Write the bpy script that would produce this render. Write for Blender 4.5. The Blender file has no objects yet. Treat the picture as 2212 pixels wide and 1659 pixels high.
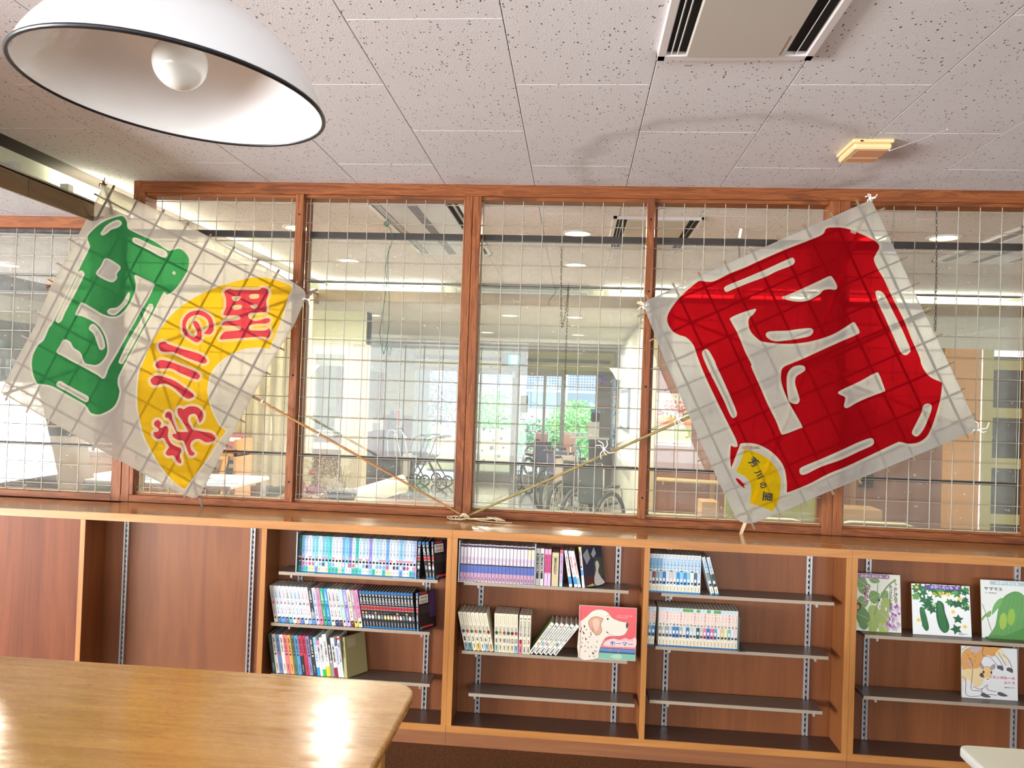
import bpy, math, random
from mathutils import Vector, Matrix
from mathutils.geometry import tessellate_polygon
random.seed(7)
S = bpy.context.scene; COL = S.collection
PI = math.pi
# ---------------------------------------------------------------- camera
CAM = Vector((0.693539, -3.809811, 1.588653))
RX = Vector((0.995977, 0.082674, 0.034565)); UY = Vector((-0.033072, -0.019353, 0.999266)); FW = Vector((-0.083282, 0.996389, 0.016541))
FPX = 1655.3286
cd = bpy.data.cameras.new('camera'); cam = bpy.data.objects.new('camera', cd); COL.objects.link(cam)
cam.matrix_world = Matrix(((RX.x, UY.x, -FW.x, CAM.x), (RX.y, UY.y, -FW.y, CAM.y), (RX.z, UY.z, -FW.z, CAM.z), (0, 0, 0, 1)))
cd.sensor_width = 36; cd.lens = 36*FPX/2212; cd.clip_start = .02; cd.clip_end = 200
S.camera = cam
def P(x, y, Y):
    "point of the plane at depth Y that the photograph shows at pixel x, y"
    d = FW + (x-1106)/FPX*RX - (y-829.5)/FPX*UY
    return CAM + d*((Y-CAM.y)/d.y)
# ---------------------------------------------------------------- world, sun, large lights, exposure
S.view_settings.view_transform = 'Standard'; S.view_settings.look = 'None'; S.view_settings.gamma = 1
S.view_settings.use_curve_mapping = False; S.view_settings.exposure = 0.47
S.cycles.use_denoising = True; S.cycles.max_bounces = 8; S.cycles.diffuse_bounces = 4; S.cycles.glossy_bounces = 4
S.cycles.transparent_max_bounces = 24; S.cycles.transmission_bounces = 6; S.cycles.sample_clamp_indirect = 6
S.cycles.caustics_reflective = False; S.cycles.caustics_refractive = False
W = bpy.data.worlds.new('sky'); S.world = W; W.use_nodes = True
bg = W.node_tree.nodes['Background']; bg.inputs[0].default_value = (.86, .94, 1, 1); bg.inputs[1].default_value = 3.4
def area(name, loc, rot, sx, sy, power, col=(1, 1, 1), spread=PI):
    l = bpy.data.lights.new(name, 'AREA'); l.shape = 'RECTANGLE'; l.size = sx; l.size_y = sy; l.energy = power; l.color = col; l.spread = spread
    o = bpy.data.objects.new(name, l); COL.objects.link(o); o.location = loc; o.rotation_euler = rot; return o
sl = bpy.data.lights.new('sun', 'SUN'); sl.energy = 4.0; sl.angle = .3; sl.color = (1, .97, .9)
so = bpy.data.objects.new('sun', sl); COL.objects.link(so); so.rotation_euler = (math.radians(-38), math.radians(14), 0)
# daylight through the windows behind the camera and along the left of both rooms
area('daylight_side_window', (-7.3, -4.95, 1.2), (math.radians(90+16), 0, math.radians(-90)), 4.0, 2.1, 1500, (.97, .985, 1))
area('daylight_back_window', (-1.8, -7.35, 1.45), (math.radians(-105), 0, PI), 3.6, 1.7, 80, (.97, .98, 1))
area('daylight_back_window', (3.0, -7.35, 1.45), (math.radians(-105), 0, PI), 3.4, 1.7, 80, (.97, .98, 1))
# ---------------------------------------------------------------- helpers
def lin(c):
    c = c/255
    return c/12.92 if c <= .04045 else ((c+.055)/1.055)**2.4
def rgb(t): return (lin(t[0]), lin(t[1]), lin(t[2]), 1)
MATS = {}
def mat(name, c, rough=.6, metal=0, spec=.5, emit=0, coat=0):
    if name in MATS: return MATS[name]
    m = bpy.data.materials.new(name); m.use_nodes = True; b = m.node_tree.nodes['Principled BSDF']
    b.inputs['Base Color'].default_value = rgb(c); b.inputs['Roughness'].default_value = rough; b.inputs['Metallic'].default_value = metal
    b.inputs['Specular IOR Level'].default_value = spec; b.inputs['Coat Weight'].default_value = coat; b.inputs['Coat Roughness'].default_value = .12
    if emit: b.inputs['Emission Color'].default_value = rgb(c); b.inputs['Emission Strength'].default_value = emit
    MATS[name] = m; return m
def nd(m, t, **k):
    n = m.node_tree.nodes.new(t)
    for a, v in k.items(): setattr(n, a, v)
    return n
def lk(m, a, b): m.node_tree.links.new(a, b)
def ramp(m, fac, stops):
    r = nd(m, 'ShaderNodeValToRGB'); e = r.color_ramp.elements
    while len(e) < len(stops): e.new(.5)
    for i, (p, c) in enumerate(stops): e[i].position = p; e[i].color = c if len(c) == 4 else rgb(c)
    lk(m, fac, r.inputs[0]); return r.outputs[0]
def pos(m, scale, rot=(0, 0, 0), obj=False):
    if obj: src = nd(m, 'ShaderNodeTexCoord').outputs['Object']
    else: src = nd(m, 'ShaderNodeNewGeometry').outputs['Position']
    mp = nd(m, 'ShaderNodeMapping'); mp.inputs['Scale'].default_value = scale; mp.inputs['Rotation'].default_value = rot
    lk(m, src, mp.inputs[0]); return mp.outputs[0]
def noise(m, vec, scale, detail=4, rough=.55, dist=0):
    n = nd(m, 'ShaderNodeTexNoise'); n.inputs['Scale'].default_value = scale; n.inputs['Detail'].default_value = detail
    n.inputs['Roughness'].default_value = rough; n.inputs['Distortion'].default_value = dist; lk(m, vec, n.inputs[0]); return n.outputs[0]
def math_(m, op, a, b=None, c=None):
    n = nd(m, 'ShaderNodeMath', operation=op)
    for i, v in enumerate((a, b, c)):
        if v is None: continue
        if isinstance(v, (int, float)): n.inputs[i].default_value = v
        else: lk(m, v, n.inputs[i])
    return n.outputs[0]
def mixc(m, fac, a, b, mode='MIX'):
    n = nd(m, 'ShaderNodeMix', data_type='RGBA', blend_type=mode)
    for i, v in ((0, fac), (6, a), (7, b)):
        if isinstance(v, (int, float)): n.inputs[i].default_value = v
        elif isinstance(v, tuple): n.inputs[i].default_value = v if len(v) == 4 else rgb(v)
        else: lk(m, v, n.inputs[i])
    return n.outputs[2]
def bump(m, h, strength, dist=.002):
    n = nd(m, 'ShaderNodeBump'); n.inputs['Strength'].default_value = strength; n.inputs['Distance'].default_value = dist
    lk(m, h, n.inputs['Height']); lk(m, n.outputs[0], m.node_tree.nodes['Principled BSDF'].inputs['Normal'])
def wood(name, c1, c2, axis, rough=.45, fig=1.0, coat=0, spec=.5, dark=None):
    "procedural timber whose grain runs along the given axis"
    m = mat(name, c1, rough, coat=coat, spec=spec); b = m.node_tree.nodes['Principled BSDF']
    s = {'x': (1.1, 14, 14), 'y': (14, 1.1, 14), 'z': (14, 14, 1.1)}[axis]
    p = pos(m, s); n1 = noise(m, p, 1.6*fig, 6, .6, 1.4)
    s2 = {'x': (3, 160, 160), 'y': (160, 3, 160), 'z': (160, 160, 3)}[axis]
    n2 = noise(m, pos(m, s2), 1, 3, .6)
    f = math_(m, 'ADD', math_(m, 'MULTIPLY', n1, .78), math_(m, 'MULTIPLY', n2, .22))
    st = [(.38, c2), (.62, c1)]
    if dark: st = [(.30, dark), (.44, c2), (.50, c1), (.56, c2), (.70, c1)]
    lk(m, ramp(m, f, st), b.inputs['Base Color']); bump(m, n2, .15, .001)
    return m
def add_obj(name, data, parent=None):
    o = bpy.data.objects.new(name, data); COL.objects.link(o)
    if parent is not None: o.parent = parent
    return o
class G:
    "collects shapes and links them as ONE mesh object"
    def __init__(s): s.v = []; s.f = []; s.mi = []; s.ms = []; s.sm = []
    def m(s, m):
        if m not in s.ms: s.ms.append(m)
        return s.ms.index(m)
    def poly(s, pts, m, smooth=False):
        n = len(s.v); s.v += [tuple(p) for p in pts]; s.f.append(tuple(range(n, n+len(pts)))); s.mi.append(s.m(m)); s.sm.append(smooth)
    def raw(s, vs, fs, m, smooth=False):
        n = len(s.v); s.v += [tuple(p) for p in vs]; k = s.m(m)
        for f in fs: s.f.append(tuple(n+i for i in f)); s.mi.append(k); s.sm.append(smooth)
    def box(s, x0, x1, y0, y1, z0, z1, m, T=None, bev=0):
        if bev:
            b = bev; vs = []
            # chamfered box: three rings of points per axis pair
            for sx, X in ((1, x0), (-1, x1)):
                for sy, Y in ((1, y0), (-1, y1)):
                    for sz, Z in ((1, z0), (-1, z1)):
                        vs += [(X, Y+sy*b, Z+sz*b), (X+sx*b, Y, Z+sz*b), (X+sx*b, Y+sy*b, Z)]
            def I(i, j, k, a): return ((i*2+j)*2+k)*3+a
            fs = [(I(0,0,0,0), I(0,0,1,0), I(0,1,1,0), I(0,1,0,0)), (I(1,0,0,0), I(1,1,0,0), I(1,1,1,0), I(1,0,1,0)),
                  (I(0,0,0,1), I(1,0,0,1), I(1,0,1,1), I(0,0,1,1)), (I(0,1,0,1), I(0,1,1,1), I(1,1,1,1), I(1,1,0,1)),
                  (I(0,0,0,2), I(0,1,0,2), I(1,1,0,2), I(1,0,0,2)), (I(0,0,1,2), I(1,0,1,2), I(1,1,1,2), I(0,1,1,2))]
            for i in (0, 1):
                for j in (0, 1):
                    fs.append((I(i,j,0,0), I(i,j,0,1), I(i,j,1,1), I(i,j,1,0)))
                    fs.append((I(i,0,j,0), I(i,0,j,2), I(i,1,j,2), I(i,1,j,0)))
                    fs.append((I(0,i,j,1), I(0,i,j,2), I(1,i,j,2), I(1,i,j,1)))
                    for k in (0, 1): fs.append((I(i,j,k,0), I(i,j,k,1), I(i,j,k,2)))
        else:
            vs = [(x, y, z) for x in (x0, x1) for y in (y0, y1) for z in (z0, z1)]
            fs = [(0, 1, 3, 2), (4, 6, 7, 5), (0, 4, 5, 1), (2, 3, 7, 6), (0, 2, 6, 4), (1, 5, 7, 3)]
        if T is not None: vs = [T @ Vector(v) for v in vs]
        s.raw(vs, fs, m); return s
    def bar(s, a, b, w, h, m, up=(0, 0, 1)):
        a = Vector(a); b = Vector(b); d = (b-a).normalized(); u = Vector(up); r = d.cross(u).normalized(); u = r.cross(d)
        vs = [p + r*(sx*w/2) + u*(sz*h/2) for p in (a, b) for sx, sz in ((-1, -1), (1, -1), (1, 1), (-1, 1))]
        s.raw(vs, [(0, 1, 2, 3), (7, 6, 5, 4), (0, 4, 5, 1), (1, 5, 6, 2), (2, 6, 7, 3), (3, 7, 4, 0)], m); return s
    def tube(s, pts, r, m, n=8, r2=None, cap=True):
        pts = [Vector(p) for p in pts]; rings = []; k0 = len(s.v); N = len(pts); vs = []
        d0 = (pts[1]-pts[0]).normalized(); u = d0.orthogonal().normalized()
        for i, p in enumerate(pts):
            d = (pts[min(i+1, N-1)]-pts[max(i-1, 0)]).normalized()
            u = (u - d*u.dot(d)).normalized(); w = d.cross(u)
            rr = r if r2 is None else r + (r2-r)*i/(N-1)
            vs += [p + (u*math.cos(2*PI*j/n) + w*math.sin(2*PI*j/n))*rr for j in range(n)]
        fs = [(i*n+j, i*n+(j+1) % n, (i+1)*n+(j+1) % n, (i+1)*n+j) for i in range(N-1) for j in range(n)]
        s.raw(vs, fs, m, True)
        if cap: s.raw(vs[:n][::-1], [tuple(range(n))], m); s.raw(vs[-n:], [tuple(range(n))], m)
        return s
    def lathe(s, prof, c, m, n=32, axis=(0, 0, 1), smooth=True):
        c = Vector(c); A = Vector(axis).normalized(); u = A.orthogonal().normalized(); w = A.cross(u); vs = []
        for r, z in prof: vs += [c + A*z + (u*math.cos(2*PI*j/n) + w*math.sin(2*PI*j/n))*r for j in range(n)]
        fs = [(i*n+j, i*n+(j+1) % n, (i+1)*n+(j+1) % n, (i+1)*n+j) for i in range(len(prof)-1) for j in range(n)]
        s.raw(vs, fs, m, smooth); return s
    def ball(s, c, r, m, n=10, k=6, sc=(1, 1, 1)):
        prof = [(r*math.sin(PI*i/k), -r*math.cos(PI*i/k)) for i in range(k+1)]
        n0 = len(s.v); s.lathe(prof, (0, 0, 0), m, n)
        for i in range(n0, len(s.v)):
            v = s.v[i]; s.v[i] = (v[0]*sc[0]+c[0], v[1]*sc[1]+c[1], v[2]*sc[2]+c[2])
        return s
    def mesh(s, name):
        me = bpy.data.meshes.new(name); me.from_pydata(s.v, [], s.f)
        for m in s.ms: me.materials.append(m)
        me.polygons.foreach_set('material_index', s.mi); me.polygons.foreach_set('use_smooth', s.sm); me.update(); return me
    def build(s, name, parent=None): return add_obj(name, s.mesh(name), parent)
def tag(o, label, cat, group=None, kind=None):
    o['label'] = label; o['category'] = cat
    if group: o['group'] = group
    if kind: o['kind'] = kind
    return o
def empty(name, loc, label, cat, group=None, rz=0):
    o = add_obj(name, None); o.location = loc; o.rotation_euler.z = rz; o.empty_display_size = .05; return tag(o, label, cat, group)
def struct(o): o['kind'] = 'structure'; return o
def bx(name, x0, x1, y0, y1, z0, z1, m, parent=None, bev=0): return G().box(x0, x1, y0, y1, z0, z1, m, bev=bev).build(name, parent)
def world_parent(o, p):
    o.parent = p; o.matrix_parent_inverse = Matrix.Translation(p.location).inverted(); return o
# ---------------------------------------------------------------- materials
M_frame = wood('frame_oak', (146, 84, 42), (116, 62, 30), 'x', .5, 1.1, spec=.3, dark=(84, 46, 24))
M_frame_v = wood('frame_oak_upright', (146, 86, 44), (116, 62, 32), 'z', .5, 1.0, spec=.3, dark=(86, 48, 26))
M_cab = wood('cabinet_edge_veneer', (190, 130, 70), (168, 110, 56), 'x', .42, .7)
M_cabv = wood('cabinet_upright_veneer', (190, 130, 68), (168, 110, 54), 'z', .42, .7)
M_cabin = wood('cabinet_side_veneer', (146, 88, 46), (128, 74, 38), 'z', .42, .5)
M_back = wood('cabinet_back_veneer', (136, 80, 42), (118, 66, 34), 'z', .45, .45)
M_kick = wood('kickboard_veneer', (146, 94, 58), (130, 80, 48), 'x', .5, .6)
M_bottomb = mat('cabinet_bottom_board', (92, 66, 54), .4)
M_top = wood('counter_top_wood', (204, 148, 84), (176, 118, 62), 'x', .16, .8, coat=.35)
M_panel = wood('red_brown_panel', (132, 72, 42), (108, 56, 30), 'z', .5, .4, spec=.25)
M_shelf = mat('grey_brown_laminate', (108, 96, 86), .34)
M_shelfe = mat('grey_brown_edging', (168, 152, 134), .5)
M_steel = mat('shelf_standard_metal', (200, 200, 202), .3, .6)
M_black = mat('black_slot', (14, 14, 14), .7)
M_wire = mat('cream_painted_wire', (160, 152, 138), .4, .15)
M_bar = mat('dark_bronze_bar', (44, 36, 32), .5)
M_white = mat('white_paint', (232, 232, 230), .5)
M_offw = mat('off_white_plastic', (226, 222, 212), .45)
M_cream = mat('cream_plastic', (228, 206, 150), .5)
M_string = mat('natural_string', (214, 196, 164), .8)
M_wstring = mat('white_string', (240, 238, 232), .8)
M_bamboo = wood('bamboo', (176, 128, 74), (140, 96, 52), 'x', .4, 2)
M_bamboo_l = mat('pale_bamboo', (214, 192, 150), .5)
M_bamboo_d = mat('brown_bamboo_strip', (92, 66, 46), .5)
M_green_s = mat('green_twine', (40, 92, 70), .7)
M_chain = mat('dark_chain', (60, 48, 40), .4, .7)
# ceiling board: pinkish white with fissures, plus a brown leak ring
def ceiling_mat():
    m = mat('fissured_ceiling_board', (214, 205, 202), .85, spec=.2); b = m.node_tree.nodes['Principled BSDF']
    wv = noise(m, pos(m, (6, 6, 6)), 1, 2)
    v = nd(m, 'ShaderNodeTexVoronoi'); v.inputs['Scale'].default_value = 1; v.inputs['Randomness'].default_value = 1
    mp = nd(m, 'ShaderNodeMapping'); mp.inputs['Scale'].default_value = (95, 62, 1)
    g = nd(m, 'ShaderNodeNewGeometry'); wob = nd(m, 'ShaderNodeTexNoise'); wob.inputs['Scale'].default_value = 60; lk(m, g.outputs['Position'], wob.inputs[0])
    va = nd(m, 'ShaderNodeVectorMath', operation='MULTIPLY_ADD'); lk(m, wob.outputs[1], va.inputs[0]); va.inputs[1].default_value = (.012, .012, 0); lk(m, g.outputs['Position'], va.inputs[2])
    lk(m, va.outputs[0], mp.inputs[0]); lk(m, mp.outputs[0], v.inputs[0])
    sep = nd(m, 'ShaderNodeSeparateColor'); lk(m, v.outputs['Color'], sep.inputs[0])
    th = math_(m, 'MULTIPLY', math_(m, 'GREATER_THAN', sep.outputs[0], .42), math_(m, 'MULTIPLY', sep.outputs[1], .30))
    hole = math_(m, 'LESS_THAN', v.outputs['Distance'], th)
    v2 = nd(m, 'ShaderNodeTexVoronoi'); v2.inputs['Scale'].default_value = 1; mp2 = nd(m, 'ShaderNodeMapping'); mp2.inputs['Scale'].default_value = (78, 20, 1); mp2.inputs['Rotation'].default_value = (0, 0, .12)
    lk(m, va.outputs[0], mp2.inputs[0]); lk(m, mp2.outputs[0], v2.inputs[0]); s2 = nd(m, 'ShaderNodeSeparateColor'); lk(m, v2.outputs['Color'], s2.inputs[0])
    h2 = math_(m, 'LESS_THAN', v2.outputs['Distance'], math_(m, 'MULTIPLY', math_(m, 'GREATER_THAN', s2.outputs[0], .62), math_(m, 'MULTIPLY', s2.outputs[1], .22)))
    brk = math_(m, 'GREATER_THAN', noise(m, g.outputs['Position'], 130, 1), .47)
    h2 = math_(m, 'MULTIPLY', h2, brk); hole = math_(m, 'MAXIMUM', hole, h2)
    # leak ring
    sx = nd(m, 'ShaderNodeSeparateXYZ'); lk(m, g.outputs['Position'], sx.inputs[0])
    dx = math_(m, 'SUBTRACT', sx.outputs[0], 1.33); dy = math_(m, 'SUBTRACT', sx.outputs[1], -.28)
    rr = math_(m, 'SQRT', math_(m, 'ADD', math_(m, 'MULTIPLY', dx, dx), math_(m, 'MULTIPLY', dy, dy)))
    n3 = noise(m, g.outputs['Position'], 5, 3)
    rr = math_(m, 'ADD', rr, math_(m, 'MULTIPLY', math_(m, 'SUBTRACT', n3, .5), .22))
    ring = math_(m, 'MULTIPLY', math_(m, 'SUBTRACT', 1, math_(m, 'MINIMUM', 1, math_(m, 'MULTIPLY', math_(m, 'ABSOLUTE', math_(m, 'SUBTRACT', rr, .66)), 14))), .38)
    n4 = noise(m, g.outputs['Position'], 3.2, 4, .6)
    ring = math_(m, 'MULTIPLY', ring, math_(m, 'ADD', .35, n4))
    patchy_band = math_(m, 'MULTIPLY', math_(m, 'MAXIMUM', 0, math_(m, 'SUBTRACT', 1, math_(m, 'MULTIPLY', math_(m, 'ABSOLUTE', math_(m, 'ADD', sx.outputs[1], .06)), 3.5))), math_(m, 'MULTIPLY', math_(m, 'MAXIMUM', 0, math_(m, 'SUBTRACT', n4, .5)), 1.6))  # patchy darker band across the ceiling along the partition line
    st = math_(m, 'MINIMUM', 1, math_(m, 'ADD', ring, patchy_band))
    base = mixc(m, st, (226, 222, 224), (156, 144, 128)); base = mixc(m, math_(m, 'MULTIPLY', wv, .1), base, (196, 190, 186))
    lk(m, mixc(m, hole, base, (104, 96, 92)), b.inputs['Base Color'])
    bump(m, math_(m, 'SUBTRACT', noise(m, g.outputs['Position'], 160, 2), math_(m, 'MULTIPLY', hole, 2)), .4, .002); return m
M_ceil = ceiling_mat()
M_joint = mat('ceiling_joint_dark', (70, 58, 50), .9)  # plain dark colour of the joints and the backing plates
M_glass = mat('window_glass', (240, 246, 244), .05); M_glass.use_nodes = True
def glass_mat(name, dust, tint=(.96, .985, .975)):
    m = bpy.data.materials.new(name); m.use_nodes = True; nt = m.node_tree; nt.nodes.clear()
    o = nd(m, 'ShaderNodeOutputMaterial'); t = nd(m, 'ShaderNodeBsdfTransparent'); t.inputs[0].default_value = (*tint, 1)
    gl = nd(m, 'ShaderNodeBsdfGlossy'); gl.inputs['Roughness'].default_value = .01; fr = nd(m, 'ShaderNodeFresnel'); fr.inputs[0].default_value = 1.45
    mx = nd(m, 'ShaderNodeMixShader'); lk(m, fr.outputs[0], mx.inputs[0]); lk(m, t.outputs[0], mx.inputs[1]); lk(m, gl.outputs[0], mx.inputs[2])
    df = nd(m, 'ShaderNodeBsdfDiffuse'); df.inputs[0].default_value = (.85, .87, .84, 1); mx2 = nd(m, 'ShaderNodeMixShader')
    g = nd(m, 'ShaderNodeNewGeometry'); n = noise(m, pos(m, (3, 3, 9)), 2, 5, .7)
    sp = math_(m, 'GREATER_THAN', noise(m, g.outputs['Position'], 60, 1), .74)
    lk(m, math_(m, 'ADD', math_(m, 'MULTIPLY', n, dust), math_(m, 'MULTIPLY', sp, dust*1.5)), mx2.inputs[0])
    lk(m, mx.outputs[0], mx2.inputs[1]); lk(m, df.outputs[0], mx2.inputs[2]); lk(m, mx2.outputs[0], o.inputs[0]); MATS[name] = m; return m
M_pglass = glass_mat('dusty_partition_glass', .16)
M_cglass = glass_mat('clear_glass', .03)
def cloth_mat(name, c, trans=.5, wr=1.0, thin=.15):
    m = bpy.data.materials.new(name); m.use_nodes = True; nt = m.node_tree; nt.nodes.clear()
    o = nd(m, 'ShaderNodeOutputMaterial'); d = nd(m, 'ShaderNodeBsdfDiffuse'); t = nd(m, 'ShaderNodeBsdfTranslucent')
    g = nd(m, 'ShaderNodeNewGeometry'); n = noise(m, pos(m, (1, 1, 1)), 9, 5, .6)
    c2 = tuple(v*.93 for v in c); col = mixc(m, n, c2, c)
    w = noise(m, g.outputs['Position'], 900, 1); col = mixc(m, math_(m, 'MULTIPLY', w, .18), col, tuple(v*.8 for v in c))
    lk(m, col, d.inputs[0]); lk(m, col, t.inputs[0])
    bn = nd(m, 'ShaderNodeBump'); bn.inputs['Strength'].default_value = .5*wr; bn.inputs['Distance'].default_value = .02
    lk(m, noise(m, pos(m, (3, 3, 3), (0, .5, 0)), 2.2, 3, .5, .6), bn.inputs['Height'])
    lk(m, bn.outputs[0], d.inputs['Normal']); lk(m, bn.outputs[0], t.inputs['Normal'])
    mx = nd(m, 'ShaderNodeMixShader'); mx.inputs[0].default_value = trans; lk(m, d.outputs[0], mx.inputs[1]); lk(m, t.outputs[0], mx.inputs[2])
    tp = nd(m, 'ShaderNodeBsdfTransparent'); lk(m, col, tp.inputs[0]); m2 = nd(m, 'ShaderNodeMixShader'); m2.inputs[0].default_value = thin; lk(m, mx.outputs[0], m2.inputs[1]); lk(m, tp.outputs[0], m2.inputs[2]); lk(m, m2.outputs[0], o.inputs[0])
    MATS[name] = m; return m
# ================================================================ the setting
fl = G(); fl.box(-7.5, 7.5, -7.5, -.02, -.06, 0, mat('cork_floor', (120, 78, 48), .55)); floor1 = struct(fl.build('floor'))
m = MATS['cork_floor']; b = m.node_tree.nodes['Principled BSDF']
lk(m, ramp(m, noise(m, pos(m, (1, 1, 1)), 95, 6, .7), [(.36, (50, 28, 14)), (.52, (100, 62, 34)), (.68, (124, 84, 50))]), b.inputs['Base Color'])
fm = wood('lobby_floor_board', (176, 168, 158), (150, 142, 134), 'x', .12, .5, coat=.3)
struct(bx('floor', -7.5, 7.5, -.02, 10.45, -.06, 0, fm))
M_wallw = mat('pale_wall_paint', (214, 214, 200), .7)
# raised ceiling: backing with every board a part
cb = struct(bx('ceiling', -2.05, 6.0, -7.5, 3.75, 2.664, 2.70, M_joint))
T = .455; g2 = .0013
tile_m = G().box(g2, T-g2, g2, 2*T-g2, 0, .012, M_ceil, bev=.0012).mesh('ceiling_board')
for k in range(-4, 12):
    o0 = .1331 - (0 if k % 2 == 0 else T)
    for j in range(-7, 5):
        y0 = o0 + 2*T*j
        if y0 > 3.4 or y0 < -6.2: continue
        if k < -3 and y0+2*T < -3.4: continue
        if k > 8 and y0 < -1.9: continue
        add_obj('ceiling_board', tile_m, cb).location = (k*T, y0, 2.65)
# lower ceilings left of the cove and deep in the lobby
lc = struct(bx('ceiling', -7.5, -1.812, -7.5, 3.36, 2.474, 2.50, M_joint))
tl = G().box(g2, T-g2, g2, 2*T-g2, 0, .012, M_ceil, bev=.0012).mesh('ceiling_board_low')
for k in range(-9, -4):
    for j in range(-3, 4):
        add_obj('ceiling_board', tl, lc).location = (k*T+.008, (.1331 if k % 2 else -.322)+2*T*j, 2.455)
fc = struct(bx('ceiling', -7.5, 7.5, 3.375, 10.6, 2.45, 2.50, mat('lobby_ceiling_paint', (206, 202, 196), .8)))
# cove fascias, risers and troughs
M_fascia = wood('brown_fascia_wood', (128, 100, 66), (104, 80, 52), 'y', .45, .7)
M_fasciax = wood('brown_fascia_wood_cross', (150, 128, 92), (128, 108, 76), 'x', .45, .7)
M_glow = mat('cove_white', (240, 238, 214), .7)
tr = struct(bx('trim_1', -1.812, -1.80, -7.5, 3.375, 2.415, 2.51, M_fascia))
for y in (-4.2, -2.38, -.56, 1.26): bx('joint', -1.8005, -1.7993, y, y+.003, 2.416, 2.509, M_joint, tr)
bx('edge_strip', -1.818, -1.797, -7.5, 3.37, 2.51, 2.517, mat('aluminium_strip', (190, 190, 184), .35, .6), tr)
struct(bx('trim_2', -2.06, -1.99, -7.5, 3.7, 2.50, 2.67, M_glow))
tr3 = struct(bx('trim_3', -1.80, 6.0, 3.36, 3.372, 2.45, 2.555, M_fasciax))
for i in range(3): bx('joint', .1+1.82*i-.9, .103+1.82*i-.9, 3.3592, 3.3605, 2.452, 2.553, M_joint, tr3)
struct(bx('trim_4', -2.05, 6.0, 3.70, 3.76, 2.5, 2.67, M_glow))
struct(bx('ceiling', -2.06, 6.0, 3.37, 3.75, 2.502, 2.515, M_glow))
struct(bx('ceiling', -2.06, -1.80, -7.5, 3.37, 2.5005, 2.506, M_glow))
# fluorescent tubes in the coves
M_tube = mat('lit_tube', (250, 255, 230), .4, emit=6); M_tubeoff = mat('unlit_tube', (214, 218, 216), .25)
def fluoro(a, b, lit, label):
    a = Vector(a); b = Vector(b); d = (b-a).normalized()
    e = empty('fluorescent_tube', a, label, 'light', 'cove tubes')
    world_parent(G().tube([a+d*.03, b-d*.03], .014, M_tube if lit else M_tubeoff, 10).build('tube'), e)
    for p in (a, b): world_parent(G().tube([p-d*.008, p+d*.02], .018, M_offw, 10).build('end_cap'), e)
    for p in (a+d*.0, b): world_parent(G().box(-.022, .022, -.02, .02, -.03, .035, M_offw, Matrix.Translation(p)).build('lamp_holder'), e)
    if lit:
        L = (b-a).length; l = area('tube_light', (a+b)/2 + Vector((0, 0, .02)), (PI, 0, math.atan2(d.y, d.x)), L*.95, .05, (9 if a.y > 3.4 and b.y > 3.4 and abs(d.x) > .5 else 3)*L, (.98, 1, .84)); l.parent = e; l.matrix_parent_inverse = Matrix.Translation(e.location).inverted()
fluoro((-1.90, -1.75, 2.545), (-1.90, -.53, 2.545), False, 'unlit fluorescent tube in the left cove above the brown fascia')
for i, (y0, y1) in enumerate([(-.16, 1.04), (1.12, 2.32), (2.40, 3.5)]):
    fluoro((-1.90, y0, 2.545), (-1.90, y1, 2.545), True, ['lit cove tube above the fascia beside the green-lettered kite', 'lit cove tube behind the left kite, middle of the left cove', 'lit cove tube at the far corner of the left cove'][i])
for x0, x1, lb in [(-1.80, -.62, 'lit tube in the far cove, left of the centre post'), (.95, 2.15, 'lit tube in the far cove behind the wooden mullion and red kite'), (2.25, 3.45, 'lit tube in the far cove right of the red kite'), (3.5, 4.7, 'lit tube in the far cove at the right edge of the photo')]:
    fluoro((x0, 3.44, 2.585), (x1, 3.44, 2.585), True, lb)
fluoro((-.5, 3.44, 2.575), (.8, 3.44, 2.575), False, 'unlit tube in the far cove over the entrance view')
# room walls behind and beside the camera
struct(bx('wall_right', 6.0, 6.1, -7.5, 3.4, 0, 2.66, M_wallw)); struct(bx('wall_left', -7.5, -7.4, -7.5, 0, 0, 2.5, M_wallw))
wb = G(); wb.box(-7.5, 6.0, -7.5, -7.42, 0, .7, M_wallw); wb.box(-7.5, 6.0, -7.5, -7.42, 2.4, 2.66, M_wallw)
for x0, x1 in ((-7.5, -3.6), (0, 1.3), (4.7, 6.0)): wb.box(x0, x1, -7.5, -7.42, .7, 2.4, M_wallw)
struct(wb.build('wall_back'))
for n, (x0, x1) in enumerate(((-3.6, 0), (1.3, 4.7))):
    g = G()
    for i in range(2): x = x0+(x1-x0)*i; g.box(x-.03, x+.03, -7.40, -7.36, .7, 2.4, M_frame_v)
    struct(g.build('window_%d' % (n+8)))
# ---------------------------------------------------------------- the lattice partition
wf = struct(bx('wall_front', -1.64, 3.9, 0, .11, 2.590, 2.65, M_frame, bev=.002))
bx('head_lip', -1.60, 3.9, .012, .10, 2.574, 2.590, M_frame, wf)
bx('bottom_rail', -1.70, 3.9, 0, .11, .975, 1.012, M_frame, wf, .002)
bx('sill_lip', -1.60, 3.9, .018, .10, 1.012, 1.022, M_frame, wf)
posts = [(-1.645, -1.582)], [(.100, .146), (.148, .190)], [(1.893, .0), (1.943, .0)]
def post(x0, x1, z0=1.012, z1=2.590, y1=.11, nm='post'): return bx(nm, x0, x1, -.002, y1, z0, z1, M_frame_v, wf, .002)
post(-1.700, -1.646, .975, 2.45); post(-1.643, -1.600, .975, 2.65); post(-1.600, -1.578, 1.012, 2.59)
post(.103, .146, .975); post(.148, .190, .975)
post(1.893, 1.941, .975); post(1.943, 1.988, .975); post(3.7, 3.75, .975)
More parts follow.
